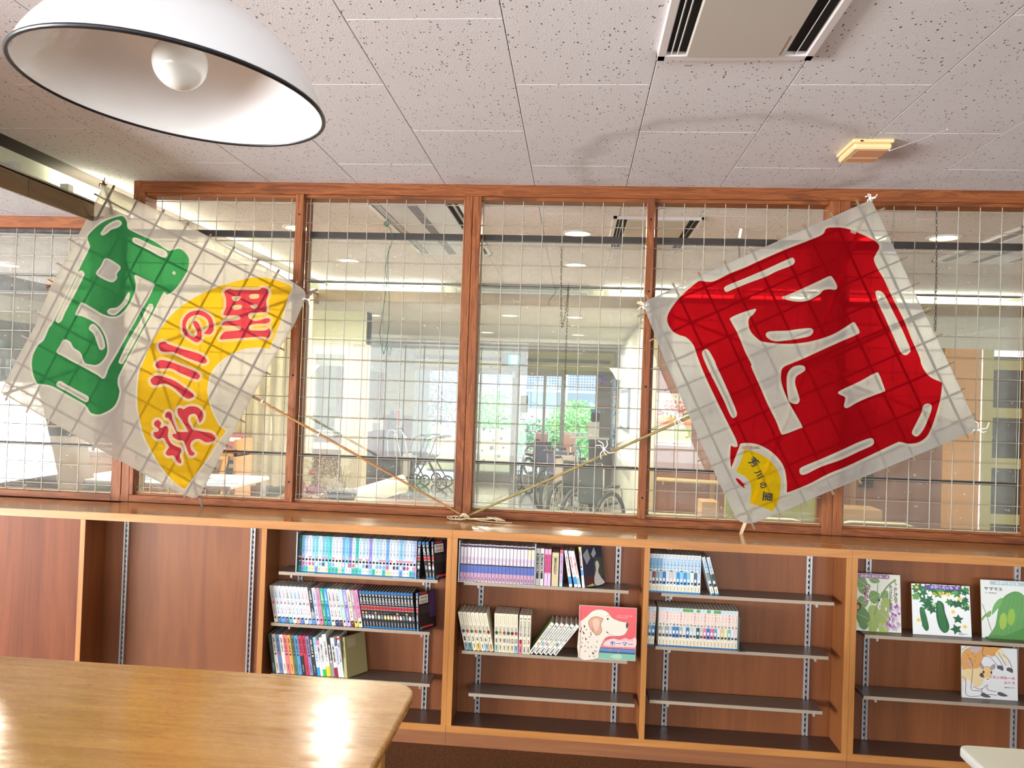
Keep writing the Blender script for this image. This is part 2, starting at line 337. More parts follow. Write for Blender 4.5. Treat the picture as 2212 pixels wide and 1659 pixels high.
for x0, x1 in ((-.769, -.727), (1.016, 1.053), (2.82, 2.86)):
    p = bx('mullion', x0, x1, -.004, .045, 1.012, 2.590, M_frame_v, wf, .002)
    for z in (1.115, 1.66, 2.13, 2.485): G().lathe([(0, 0), (.0055, 0), (.0055, .001), (0, .001)], ((x0+x1)/2, -.0048, z), M_black, 10, (0, 1, 0)).build('screw', p)
for x in (-.775, 1.010): bx('mullion_return', x+.05, x+.062, .045, .10, 1.02, 2.59, M_frame_v, wf)
# low left part
lp = struct(bx('wall_front', -4.2, -1.70, 0, .11, 2.395, 2.455, M_frame, bev=.002))
bx('bottom_rail', -4.2, -1.70, .0, .11, .975, 1.01, M_frame, lp, .002)
for x in (-2.62, -3.53): bx('post', x, x+.045, 0, .11, 1.01, 2.395, M_frame_v, lp, .002)
struct(bx('wall_left', -4.3, -4.2, -.02, .12, 0, 2.46, M_wallw))
# each bay: a glass pane as the window, its wires and dark glazing bars as parts
bays = [(-4.2, -3.53, 2.395), (-3.485, -2.62, 2.395), (-2.575, -1.70, 2.395), (-1.578, -.769, 2.59), (-.727, .103, 2.59), (.190, 1.016, 2.59), (1.053, 1.893, 2.59), (1.988, 2.82, 2.59), (2.86, 3.7, 2.59)]
ww = .0024
for n, (x0, x1, zt) in enumerate(bays):
    zg = 2.385
    w = struct(bx('window_%d' % (n+1), x0, x1, .078, .082, 1.0, zg, M_pglass))
    for xx in [k*.1 for k in range(-43, 40)]:
        if x0-.012 < xx < x1+.012: G().tube([(xx, .026, 1.0), (xx, .026, zt+.0)], ww, M_wire, 6, cap=False).build('wire', w)
    for k in range(17):
        z = 2.55-.1*k
        if z < zt: G().tube([(x0-.01, .031, z), (x1+.01, .031, z)], ww, M_wire, 6, cap=False).build('wire', w)
    bx('glazing_bar', x0, x1, .052, .10, 2.381, 2.409, M_bar, w)
    bx('glazing_bar', x0, x1, .062, .095, 2.151, 2.159, M_bar, w)
    bx('glazing_bar', x0, x1, .056, .10, 1.243, 1.257, M_bar, w)
    if x0 > -1.6: bx('edge_trim', x0, x0+.006, .05, .09, 1.02, zg, mat('cream_bead', (214, 200, 170), .6), w)
    bx('sill_bead', x0, x1, .03, .075, 1.008 if x0 < -1.6 else 1.020, 1.013 if x0 < -1.6 else 1.025, MATS.get('cream_bead') or mat('cream_bead', (214, 200, 170), .6), w)
# wall below the sill seen from the lobby side
struct(bx('wall_front', -4.2, 3.9, -.02, .10, 0, .972, M_panel))
# ================================================================ text and flat print helpers
_tc = {}
def text_geo(s, bold=.012, vertical=False):
    "triangulated glyphs of a string as (verts in 0..1 box, faces, aspect)"
    key = (s, bold, vertical)
    if key in _tc: return _tc[key]
    c = bpy.data.curves.new('glyphs', 'FONT'); c.body = '\n'.join(s.replace('ー', '|')) if vertical else s
    c.align_x = 'CENTER'; c.offset = bold; c.space_line = .82 if vertical else 1; c.resolution_u = 2
    o = bpy.data.objects.new('glyphs', c); me = bpy.data.meshes.new_from_object(o)
    vs = [(v.co.x, v.co.y) for v in me.vertices]; fs = [tuple(p.vertices) for p in me.polygons]
    bpy.data.objects.remove(o); bpy.data.meshes.remove(me)
    if not vs: vs = [(0, 0), (1, 0), (1, 1)]; fs = [(0, 1, 2)]
    x0 = min(v[0] for v in vs); x1 = max(v[0] for v in vs); y0 = min(v[1] for v in vs); y1 = max(v[1] for v in vs)
    r = ([((x-x0)/(x1-x0+1e-9), (y-y0)/(y1-y0+1e-9)) for x, y in vs], fs, (x1-x0)/(y1-y0+1e-9)); _tc[key] = r; return r
def put_text(g, s, m, f, x0, x1, z0, z1, bold=.012, vertical=False, rot=0):
    "glyphs stretched into a rectangle; f maps (u, v) to a point"
    vs, fs, a = text_geo(s, bold, vertical); cx = (x0+x1)/2; cz = (z0+z1)/2; w = x1-x0; h = z1-z0; c = math.cos(rot); sn = math.sin(rot); out = []
    for x, y in vs:
        px = (x-.5)*w; py = (y-.5)*h; out.append(f(cx+px*c-py*sn, cz+px*sn+py*c))
    g.raw(out, fs, m)
def crom(pts, n=4, closed=True):
    N = len(pts); out = []
    for i in range(N if closed else N-1):
        p = [pts[(i+k-1) % N] if closed else pts[min(max(i+k-1, 0), N-1)] for k in range(4)]
        for j in range(n):
            t = j/n; out.append(tuple(.5*((2*p[1][a]) + (-p[0][a]+p[2][a])*t + (2*p[0][a]-5*p[1][a]+4*p[2][a]-p[3][a])*t*t + (-p[0][a]+3*p[1][a]-3*p[2][a]+p[3][a])*t*t*t) for a in (0, 1)))
    if not closed: out.append(tuple(pts[-1]))
    return out
def fill2d(contours, f, m, g):
    "fills outlines; inner ones become holes"
    V = [[Vector((p[0], p[1], 0)) for p in ct] for ct in contours]; flat = [p for ct in V for p in ct]
    g.raw([f(v.x, v.y) for v in flat], [tuple(t) for t in tessellate_polygon(V)], m)
def ribbon(ct, w, f, m, g, closed=True, side=0):
    "a line of width w along an outline"
    N = len(ct); L = []; R = []
    for i in range(N):
        a = ct[(i-1) % N] if closed else ct[max(i-1, 0)]; b = ct[(i+1) % N] if closed else ct[min(i+1, N-1)]
        dx, dy = b[0]-a[0], b[1]-a[1]; l = math.hypot(dx, dy) or 1; nx, ny = -dy/l, dx/l
        L.append((ct[i][0]+nx*w*(1+side)/2, ct[i][1]+ny*w*(1+side)/2)); R.append((ct[i][0]-nx*w*(1-side)/2, ct[i][1]-ny*w*(1-side)/2))
    for i in range(N if closed else N-1):
        j = (i+1) % N; o = Vector((0, 0, 0)) if N < 6 else Vector((0, -.00002*(i % 5), 0))
        g.raw([f(*L[i])+o if isinstance(f(*L[i]), Vector) else f(*L[i]), f(*L[j])+o if isinstance(f(*L[j]), Vector) else f(*L[j]), f(*R[j])+o if isinstance(f(*R[j]), Vector) else f(*R[j]), f(*R[i])+o if isinstance(f(*R[i]), Vector) else f(*R[i])], [(0, 1, 2, 3)], m)
_pm = {}
def cm(c, rough=.5):
    c = tuple(int(v) for v in c)
    if c not in _pm: _pm[c] = mat('print_%d_%d_%d' % c, c, rough)
    return _pm[c]
def ellipse(cx, cy, rx, ry, n=14, a0=0):
    c, s = math.cos(a0), math.sin(a0)
    return [(cx+rx*math.cos(2*PI*i/n)*c-ry*math.sin(2*PI*i/n)*s, cy+rx*math.cos(2*PI*i/n)*s+ry*math.sin(2*PI*i/n)*c) for i in range(n)]
# ================================================================ bookcases under the partition
YF, YB, YSH = -.345, -.18, -.318
def standard(x, parent):
    g = G(); g.box(x-.012, x+.012, YB-.003, YB-.001, .092, .934, M_steel)
    for s in (-1, 1): g.box(x+s*.0085-.0035, x+s*.0085+.0035, YB-.012, YB-.003, .092, .934, M_steel)
    z = .105
    while z < .92: g.box(x-.0035, x+.0035, YB-.0045, YB-.003, z, z+.014, M_black); z += .025
    return world_parent(g.build('shelf_standard'), parent)
def bookcase(x0, x1, xm, label, stds, shelves, nm='bookcase'):
    e = empty(nm, (x0, YF, 0), label, 'bookcase', 'bookcases under the lattice partition')
    def wp(o): return world_parent(o, e)
    wp(bx('counter_top', x0, x1-.001, YF, -.002, .936, .974, M_top, bev=.0015))
    lip = G().box(x0, x1-.001, YF-.0015, YF-.0005, .937, .972, M_cab).build('front_edging'); wp(lip)
    for a, b in ((x0, x0+.024), (x1-.024, x1-.001)):
        wp(bx('side_panel', a, b, YF+.004, -.005, .09, .936, M_cabin)); wp(bx('edge_stile', a, b, YF, YF+.004, .062, .936, M_cabv))
    wp(bx('divider', xm-.012, xm+.012, YF+.004, -.005, .09, .936, M_cabin)); wp(bx('edge_stile', xm-.012, xm+.012, YF, YF+.004, .09, .936, M_cabv))
    wp(bx('back_panel', x0+.024, x1-.025, YB, -.006, .062, .936, M_back))
    wp(bx('bottom_board', x0+.024, x1-.025, YF+.005, YB, .064, .0895, M_bottomb)); wp(bx('bottom_lip', x0+.001, x1-.0015, YF-.001, YF+.005, .060, .0905, M_cab))
    wp(bx('kickboard', x0, x1-.001, YF+.002, -.05, 0, .0595, M_kick))
    for x in stds: standard(x, e)
    for (a, b, z) in shelves:
        s = wp(bx('shelf', a, b, YSH+.0015, YB-.013, z-.0145, z, M_shelf)); bx('shelf_edging', a, b, YSH, YSH+.0015, z-.0145, z, M_shelfe, s)
        s.children[0].matrix_parent_inverse = Matrix.Translation(Vector(e.location)).inverted() @ Matrix.Translation(Vector(e.location))
        for x in stds:
            if a-.03 < x < b+.03:
                xx = min(max(x, a+.02), b-.02); g = G(); g.box(xx-.0015, xx+.0015, YSH+.012, YB-.012, z-.027, z-.015, M_steel); g.box(xx-.004, xx+.004, YSH+.006, YSH+.012, z-.028, z-.0147, M_steel)
                wp(g.build('shelf_bracket'))
    return e
bookcase(-1.625, .157, -.7255, 'veneered bookcase unit on the left, one empty bay and one full of comics', (-1.489, -.845, -.602, .024), [(-.66, .091, .736), (-.688, .062, .497), (-.679, .071, .261)])
bookcase(.157, 1.918, 1.0345, 'middle veneered bookcase unit under the centre of the partition', (.279, .917, 1.150, 1.784), [(.212, .959, .736), (.214, .963, .423), (.252, 1.002, .232), (1.105, 1.855, .734), (1.086, 1.837, .496), (1.067, 1.818, .256)])
bookcase(1.918, 3.68, 2.81, 'veneered bookcase unit at the right edge, picture books propped on its shelves', (2.045, 2.689, 2.93, 3.55), [(1.989, 2.74, .601), (1.991, 2.742, .335), (2.86, 3.61, .601)])
e = empty('wall_cupboard', (-4.2, YF, 0), 'plain red-brown wooden cupboard left of the bookcases', 'cupboard')
world_parent(bx('front_panel', -4.2, -1.627, YF+.006, -.01, 0, .934, M_panel), e); world_parent(bx('counter_top', -4.2, -1.627, YF+.003, -.002, .935, .972, M_top, bev=.0015), e)
world_parent(bx('front_edging', -4.2, -1.627, YF+.002, YF+.003, .936, .971, M_cab), e)
# ================================================================ books
M_page = mat('page_block_paper', (196, 186, 168), .9)
Y0 = -.312
ORD = ['first', 'second', 'third', 'fourth', 'fifth', 'sixth', 'seventh', 'eighth', 'ninth', 'tenth', 'eleventh', 'twelfth', 'thirteenth', 'fourteenth', 'fifteenth', 'sixteenth', 'seventeenth', 'eighteenth', 'nineteenth', 'twentieth', 'twenty-first', 'twenty-second', 'twenty-third', 'twenty-fourth', 'twenty-fifth', 'twenty-sixth', 'twenty-seventh', 'twenty-eighth', 'twenty-ninth', 'thirtieth', 'thirty-first', 'thirty-second', 'thirty-third', 'thirty-fourth', 'thirty-fifth']
NB = [0]
CARD = ['', 'one', 'two', 'three', 'four', 'five', 'six', 'seven', 'eight', 'nine', 'ten', 'eleven', 'twelve', 'thirteen', 'fourteen', 'fifteen', 'sixteen', 'seventeen', 'eighteen', 'nineteen', 'twenty', 'twenty-one', 'twenty-two', 'twenty-three', 'twenty-four', 'twenty-five', 'twenty-six']
def book(x, z, w, h, d, spine, label, group, tilt=0, rz=0, y=Y0, side=None, bands=(), texts=(), blobs=(), sideart=None, cat='book', nm='comic_book'):
    """stands on z with its spine to the room; tilt in degrees, positive leans right; bands (z0,z1,colour[,x0,x1]) and
    texts (string,z0,z1,colour,xfrac) are the print on the spine, in fractions of its height"""
    side = side or spine; cs = cm(spine); cd_ = cm(side); x0 = 0 if tilt <= 0 else -w; x1 = x0+w
    g = G(); t = .0007
    g.box(x0, x1, 0, t, 0, h, cs); g.box(x0, x0+t, t, d, 0, h, cd_); g.box(x1-t, x1, t, d, 0, h, cd_)
    o = g.build(nm); o.location = (x, y, z); o.rotation_euler = (0, math.radians(tilt), math.radians(rz)); tag(o, label, cat, group)
    G().box(x0+t, x1-t, t, d-.003, .0015, h-.0015, M_page).build('page_block', o)
    p = G(); f = lambda u, v: (u, -.0003, v)
    for i, bd in enumerate(bands):
        a, b = (bd[3], bd[4]) if len(bd) > 3 else (0.02, .98)
        q = [(x0+w*a, bd[0]*h), (x0+w*b, bd[0]*h), (x0+w*b, bd[1]*h), (x0+w*a, bd[1]*h)]; p.poly([(u, -.0003-.00004*i, v) for u, v in q], cm(bd[2]))
    for (bxx, bz, rx, rzz, c) in blobs:
        p.poly([(x0+w*u, -.0006, h*v) for u, v in ellipse(bxx, bz, rx, rzz, 8)], cm(c))
    for tx in texts:
        s, a, b, c = tx[:4]; fw = tx[4] if len(tx) > 4 else .62; vert = len(s) > 2 or (tx[5] if len(tx) > 5 else False)
        put_text(p, s, cm(c), lambda u, v: (u, -.0008, v), x0+w*(.5-fw/2), x0+w*(.5+fw/2), a*h, b*h, .018, vert)
    if sideart: sideart(p, x1+.0003, h, d)
    if p.v: p.build('cover_print', o)
    NB[0] += 1; return o
R = random.Random(3)
def tone(c):
    n = {(40, 90, 75): 'dark green', (90, 150, 200): 'blue'}.get(c)
    return n
# -- bay 2 top: 35 volumes of one series
colA = [('dark green', (34, 78, 66)), ('sky blue', (120, 180, 216)), ('pale lavender', (196, 200, 228)), ('white', (226, 234, 240)), ('pale blue', (150, 200, 226)), ('pale teal', (120, 204, 214)), ('white', (232, 236, 238)), ('light blue', (132, 196, 224)), ('light cyan', (116, 200, 216)), ('teal', (70, 190, 184)), ('white', (226, 232, 236)), ('white', (224, 230, 236)), ('white', (228, 234, 238)), ('blue', (120, 170, 222)), ('light cyan', (126, 202, 226)), ('violet blue', (112, 136, 202)), ('white', (228, 230, 232)), ('bright turquoise', (44, 186, 172)), ('white', (220, 228, 230)), ('pale blue', (186, 210, 224)), ('pale blue', (196, 218, 232)), ('lavender', (150, 140, 206)), ('white', (214, 230, 232)), ('pale cyan', (170, 214, 226)), ('pale blue', (186, 208, 226)), ('white', (216, 226, 232)), ('blue', (110, 160, 214)), ('white', (214, 224, 232)), ('white', (220, 228, 232)), ('pale blue', (192, 212, 226)), ('light blue', (130, 190, 220)), ('pale lavender', (188, 196, 226)), ('white', (222, 228, 234)), ('pale blue', (196, 216, 230)), ('lavender', (176, 180, 222))]
fig = [(34, 24, 26), (206, 80, 110), (240, 200, 180), (60, 60, 110), (226, 60, 120), (230, 190, 200), (40, 36, 50), (120, 150, 200), (224, 120, 150)]
lw = [(90, 200, 200), (244, 244, 236), (244, 244, 236), (150, 200, 220), (60, 180, 160), (240, 236, 170), (110, 150, 210)]
for i, (nmc, c) in enumerate(colA):
    x = -.571+i*.01597
    dark = i == 0
    tc = (70, 120, 110) if dark else (52, 84, 130)
    a = fig[R.randrange(len(fig))]; b2 = fig[R.randrange(1, len(fig))]
    bands = [(0, .035, (30, 110, 170)), (.035, .19, lw[R.randrange(len(lw))] if not dark else (20, 150, 110)), (.92, 1, tuple(v*.8 for v in c))]
    if R.random() < .6: bands.append((.40, .45, (226, 130, 150)))
    book(x, .736, .0152, .173+R.uniform(-.0008, .0008), .112, c, '%s comic, %s from left in long top row of left bookcase' % (nmc, ORD[i]), 'long comic series, top shelf of left bookcase',
         bands=bands, texts=[('シティーハンター', .50, .93, tc, .66), ('北条', .06, .15, (50, 60, 70), .4, True)], blobs=[(.5, .36, .36, .034, (40, 30, 34)), (.52, .335, .26, .03, (240, 214, 200)), (.5, .25, .40, .055, b2 if b2 != (34, 24, 26) else a)])
# -- black volumes
def barcode(p, X, h, d):
    q = lambda y0, y1, z0, z1, c, k=0: p.poly([(X+k, y0*d, z0*h), (X+k, y1*d, z0*h), (X+k, y1*d, z1*h), (X+k, y0*d, z1*h)], cm(c))
    q(.06, .55, .70, .92, (222, 216, 208))
    for r_ in (0, 1):
        for j in range(12): q(.12+j*.032, .12+j*.032+(.018 if j % 3 else .008), .72+.1*r_, .79+.1*r_, (30, 30, 30), .0002)
    for j in range(4): q(.12, .8-.1*(j % 2), .60-.05*j, .606-.05*j, (110, 110, 110))
    q(.62, .99, .30, .98, (62, 40, 84)); q(.10, .8, .05, .10, (190, 60, 66)); q(.06, .2, .02, .08, (40, 130, 150), .0002)
    q(.1, .5, .95, .99, (170, 50, 60), .0002)
def blackbook(x, z, i, label, tilt, rz=0, last=False, group='black comic series with blue caps'):
    r2 = R.choice([(236, 226, 214), (222, 180, 170), (200, 206, 214), (240, 220, 150), (120, 130, 150)])
    book(x, z, .0136, .172, .112, (20, 20, 24), label, group, tilt, rz, bands=[(.92, .995, (34, 104, 160)), (0, .045, (34, 120, 180)), (.49, .60, (196, 190, 184)), (.50, .59, (176, 40, 50)), (.20, .46, (40, 36, 44))],
         texts=[('VeRC', .64, .91, (236, 236, 238), .72), ('作者名', .06, .18, (200, 200, 204), .36)], blobs=[(.5, .40, .34, .04, R.choice([(60, 50, 44), (226, 196, 90), (90, 84, 90), (30, 30, 34)])), (.45, .375, .26, .03, (240, 214, 200)), (.5, .30, .42, .055, r2)], sideart=barcode if last else None)
blackbook(-.008, .736, 0, 'black comic standing upright right of bookend, top shelf of left bookcase', 0)
blackbook(.036, .736, 1, 'black comic, first of three leaning ones at right end of top shelf, left bookcase', -9)
blackbook(.051, .736, 2, 'black comic, middle of three leaning at right end of top shelf, left bookcase', -8)
blackbook(.067, .736, 3, 'black comic with barcode cover turned outward, right end of top shelf, left bookcase', -7, -38, True)
# -- bay 2 middle: 23 leaning volumes
colB = [('grey beige', (190, 180, 170))]+[('white', (226, 230, 232))]*9+[('black and white', (52, 54, 62)), ('blue and white', (200, 206, 228)), ('pink', (240, 140, 170)), ('green', (44, 160, 116)), ('blue', (44, 146, 206)), ('white', (226, 226, 216)), ('pink-topped white', (236, 220, 222)), ('white', (228, 232, 226)), ('mint', (176, 222, 206)), ('purple', (160, 140, 206)), ('cream', (236, 226, 196)), ('mauve', (180, 150, 170)), ('pink', (238, 140, 180))]
lowB = [(200, 196, 150), (60, 110, 190), (60, 150, 210), (80, 110, 160), (80, 180, 200), (226, 220, 220), (220, 150, 150), (80, 120, 200), (210, 220, 240), (150, 180, 220), (90, 140, 210), (200, 190, 210), (240, 120, 150), (40, 160, 110), (40, 140, 200), (230, 230, 190), (30, 50, 130), (70, 66, 60), (220, 190, 210), (190, 180, 230), (110, 30, 50), (220, 210, 70), (210, 230, 200)]
for i, (nmc, c) in enumerate(colB):
    tc = (90, 130, 170) if c[0] > 180 else (240, 240, 240)
    if i in (3, 8, 9): tc = (226, 140, 150)
    if i in (15, 16, 17, 20, 4): tc = (60, 60, 64)
    bands = [(.0, .16, lowB[i]), (.94, 1, tuple(min(255, v*.96+6) for v in c))]
    if i == 10: bands.append((.16, .34, (150, 156, 164)))
    if i == 22: bands.append((.0, .26, (206, 224, 190)))
    book(-.673+i*.01835, .497, .0168, .172, .112, c, '%s comic, %s from left in leaning middle row of left bookcase' % (nmc, ORD[i]), 'leaning numbered comics, middle shelf of left bookcase',
         -11, bands=bands, texts=[('くるねこ', .60, .92, tc, .56), (str(i+1), .50, .575, (70, 90, 110) if i % 3 else (206, 80, 90), .6), ('くるねこ大和', .24, .44, tc, .36)], blobs=[(.5, .13, .26, .03, (50, 44, 50)), (.5, .11, .24, .022, (240, 224, 206))])
for i in range(17): blackbook(-.247+i*.01435, .497, i, 'black blue-capped comic, %s from left in black middle row of left bookcase' % ORD[i], -11+i*.25)
blackbook(.001, .497, 18, 'last black comic of middle shelf, barcode back cover turned outward', -5, -36, True)
# -- bay 2 lower
colC = [('dark green', (38, 66, 58)), ('light beige', (206, 200, 186)), ('slate blue', (96, 120, 172)), ('cream', (226, 218, 200)), ('salmon pink', (234, 118, 128)), ('orange', (240, 160, 84)), ('grey green', (92, 112, 88)), ('sky blue', (82, 156, 204)), ('crimson and black', (200, 62, 92)), ('crimson', (188, 50, 78)), ('lavender', (150, 130, 176)), ('dark teal', (36, 58, 58))]
for i, (nmc, c) in enumerate(colC):
    bands = [(0, .50, (40, 34, 38))] if i == 8 else []
    tc = (236, 232, 220) if i in (11,) else ((96, 110, 70) if i == 0 else (40, 34, 40))
    book(-.672+i*.01785, .261, .0164, .182, .122, c, '%s comic, %s from left in lower row of left bookcase' % (nmc, ORD[i]), 'multicoloured comics, lower shelf of left bookcase', -10, bands=bands,
         texts=[('もやしもん', .56, .93, tc, .6), ('石川雅之', .08, .26, (200, 196, 190) if i in (0, 8, 11) else (70, 60, 70), .34)], blobs=[(.5, .50, .32, .025, R.choice([(60, 50, 60), (220, 210, 190), (200, 60, 70)]))])
mix = [(.0135, .180, (222, 236, 244), [(.0, .22, (40, 150, 210)), (.8, 1, (150, 200, 232))], '酒とごはん', (70, 120, 170), 'white and blue paperback with a blue foot'),
       (.0120, .166, (236, 232, 238), [(.86, 1, (226, 130, 170))], '読書セラピー', (30, 30, 34), 'short white paperback with a pink top'),
       (.0150, .180, (240, 240, 236), [(.0, .18, (40, 190, 60))], 'お洗たくじめなら', (40, 40, 44), 'white paperback with a bright green foot'),
       (.0190, .196, (238, 236, 232), [(.0, .24, (224, 206, 40))], '日々の暮らし', (120, 110, 110), 'tallest white book with a yellow foot'),
       (.0160, .178, (150, 146, 140), [(.42, 1, (30, 28, 30))], '猫の夢を出た猫', (236, 236, 236), 'black and grey paperback'),
       (.0165, .182, (232, 228, 222), [(.0, .24, (150, 30, 62))], '食事と東洋医学', (70, 66, 70), 'white paperback with a maroon foot'),
       (.0130, .160, (226, 232, 240), [(.9, 1, (50, 100, 180))], '石のあゆみ', (60, 110, 190), 'short pale blue and white paperback'),
       (.0100, .190, (240, 238, 236), [(.92, .97, (220, 50, 50))], '暮らしの本', (60, 60, 60), 'thin tall white book with a red mark')]
xx = -.457
for w, h, c, bands, t, tc, lb in mix:
    book(xx, .261, w, h, .125, c, lb+' in lower row of left bookcase', 'mixed paperbacks, lower shelf of left bookcase', -10, bands=bands, texts=[(t, .36, .84, tc, .55)], nm='paperback_book'); xx += w+.0015
book(xx, .261, .021, .184, .125, (150, 146, 92), 'khaki comic with plain back cover turned outward, right end of lower row', 'multicoloured comics, lower shelf of left bookcase', -10, -32, side=(158, 150, 104), texts=[('もやしもん', .5, .9, (50, 46, 34), .6)],
     sideart=lambda p, X, h, d: p.poly([(X, d*.1, h*.72), (X, d*.5, h*.72), (X, d*.5, h*.93), (X, d*.1, h*.93)], cm((176, 168, 130))))
# -- bay 3 top
for i in range(21):
    book(.191+i*.01633, .736, .0148, .172+R.uniform(-.001, .001), .11, (186, 168, 190), 'lilac comic with blue band, %s from left between the two bookends' % ORD[i], 'lilac comic series, top shelf of middle bookcase',
         bands=[(.0, .03, (196, 190, 190)), (.03, .24, (192, 150, 176)), (.24, .44, (86, 104, 176)), (.44, .47, (20, 20, 24)), (.92, .97, (30, 28, 34)), (.66, .92, (214, 206, 214) if i < 19 else (230, 206, 160))],
         texts=[('ガラスの仮面', .48, .90, (246, 240, 244), .66), ('美内', .05, .13, (90, 40, 80), .36, True)], blobs=[(.5, .60, .2, .02, (200, 60, 110))])
for i, (x, w, h, c, bands, t, tc, lb, tl_) in enumerate([
    (.538, .0175, .168, (226, 222, 214), [(.18, .86, (30, 28, 28), .2, .8)], 'タンゴの夜', (236, 232, 224), 'white comic with black title strip, left of pair', 0),
    (.5575, .0175, .168, (234, 234, 232), [(.18, .86, (30, 28, 28), .2, .8)], 'タンゴの夜', (236, 232, 224), 'white comic with black title strip, right of pair', 0),
    (.578, .0140, .166, (232, 170, 196), [(.36, .86, (220, 76, 110)), (.0, .32, (224, 190, 226))], '恋人のおまけ', (90, 70, 170), 'pink and violet comic, left one of the pair', 0),
    (.5935, .0140, .166, (232, 170, 196), [(.36, .86, (220, 76, 110)), (.0, .32, (224, 190, 226))], '恋人のおまけ', (90, 70, 170), 'pink and violet comic, right one of the pair', 0),
    (.612, .0300, .152, (206, 190, 150), [(.86, .87, (150, 130, 90))], '夏のおわり', (70, 56, 40), 'thick cream paperback, lower than its neighbours', 0),
    (.647, .0145, .166, (186, 170, 206), [(.9, 1, (226, 90, 110)), (.30, .62, (180, 190, 226)), (.0, .1, (170, 220, 210))], 'うたひめ', (206, 70, 130), 'lilac comic standing alone with a red top mark', 0),
    (.6935, .0135, .166, (234, 236, 238), [(.08, .28, (60, 150, 206)), (.86, 1, (200, 206, 210))], '銀のサティサイ', (206, 60, 66), 'white comic with red title leaning left, first of four', -10),
    (.7170, .0135, .166, (234, 236, 238), [(.08, .28, (60, 150, 206)), (.86, 1, (200, 206, 210))], '都会の森ガール', (206, 60, 66), 'white comic with red title leaning left, second of four', -12),
    (.7330, .0135, .166, (234, 234, 230), [(.08, .26, (150, 190, 220))], '白い魔女たち', (196, 60, 66), 'white comic with red title leaning left, third of four', -13)]):
    book(x, .736, w, h, .11, c, lb+', right of lilac row', 'single comics right of the lilac row', tl_, bands=bands, texts=[(t, .34, .84, tc, .5)])
def darkcover(p, X, h, d):
    q = lambda pts, c, k=0: p.poly([(X+k, y*d, z*h) for y, z in pts], cm(c))
    q([(.03, .01), (.99, .01), (.99, .99), (.03, .99)], (40, 44, 66)); q([(.5, .3), (.97, .2), (.97, .7), (.6, .72)], (62, 72, 60), .0001); q([(.05, .8), (.3, .95), (.4, .7), (.2, .55)], (150, 156, 160), .0002)
    q([(.45, .8), (.62, .97), (.7, .8), (.55, .7)], (166, 170, 176), .0002); q([(.05, .05), (.5, .04), (.45, .3), (.1, .25)], (84, 36, 36), .0001)
    q(crom([(.55, .02), (.98, .06), (.84, .2), (.72, .36), (.8, .5), (.74, .62), (.62, .58), (.62, .4), (.5, .2)], 3), (206, 202, 194), .0003); q([(.04, .02), (.5, .02), (.4, .08)], (190, 190, 120), .0002)
book(.752, .736, .0175, .180, .12, (232, 232, 236), 'white-spined comic turned to show its dark painted cover, right of lilac row', 'single comics right of the lilac row', -12, -52, side=(60, 60, 76), bands=[(.92, .99, (206, 210, 60)), (.30, .44, (90, 150, 206))], texts=[('花とゆめ', .56, .88, (206, 110, 120), .5), ('1', .48, .54, (30, 30, 30), .4)], sideart=darkcover)
# -- bay 3 second shelf
balls = [(40, 80, 150), (210, 90, 100), (60, 130, 60), (214, 110, 70), (130, 110, 150), (206, 190, 120), (150, 30, 50), (20, 90, 96), (240, 200, 40), (170, 100, 130), (40, 100, 60), (120, 40, 60), (226, 70, 130)]
foot = [(150, 170, 180), (90, 150, 160), (236, 226, 190), (230, 200, 110), (232, 230, 220), (170, 196, 204), (240, 200, 150), (176, 206, 200), (234, 224, 190), (230, 226, 208), (232, 222, 180), (234, 224, 180), (150, 190, 220)]
for i in range(13):
    til = -13 if i < 7 else -2; x = .228+i*.0192 if i < 7 else .3635+(i-7)*.01795
    book(x, .423, .0172, .176, .12, (232, 224, 200), 'cream comic with %s ball on spine, %s from left in numbered cream row' % (['blue', 'red', 'green', 'orange', 'grey violet', 'pale yellow', 'dark red', 'dark teal', 'yellow', 'mauve', 'dark green', 'maroon', 'pink'][i], ORD[i]), 'cream numbered comics, second shelf of middle bookcase', til,
         bands=[(0, .20, foot[i])], texts=[('ハルシオン', .44, .66, (60, 56, 50), .6), (str(i+1), .25, .36, (40, 50, 60), .62 if i > 8 else .42), ('惣領冬実', .04, .18, (70, 60, 50), .34), ('コミックス', .72, .94, (190, 170, 120), .3)], blobs=[(.55, .50, .42, .048, balls[i]), (.42, .525, .15, .018, tuple(min(255, v+90) for v in balls[i]))])
for i in range(3):
    c = [(232, 130, 150), (226, 222, 196), (230, 222, 196)][i]
    book(.4725+i*.0178, .423, .0165, .175, .12, (234, 228, 206), '%s comic, %s of three just right of numbered cream row' % (['pink-footed', 'green-marked cream', 'red-marked cream'][i], ORD[i]), 'round-mark comics beside the cream row', 0,
         bands=[(0, .36, c)] if i == 0 else [], texts=[('そらみちたんぽ', .44, .84, (70, 60, 60), .52), (['1', '2', '3'][i], .26, .36, [(140, 20, 50), (110, 160, 60), (206, 60, 80)][i], .5), ('作画者', .03, .18, (50, 50, 50), .4)], blobs=[(.5, .90, .3, .028, [(220, 110, 110), (120, 160, 110), (220, 110, 110)][i])])
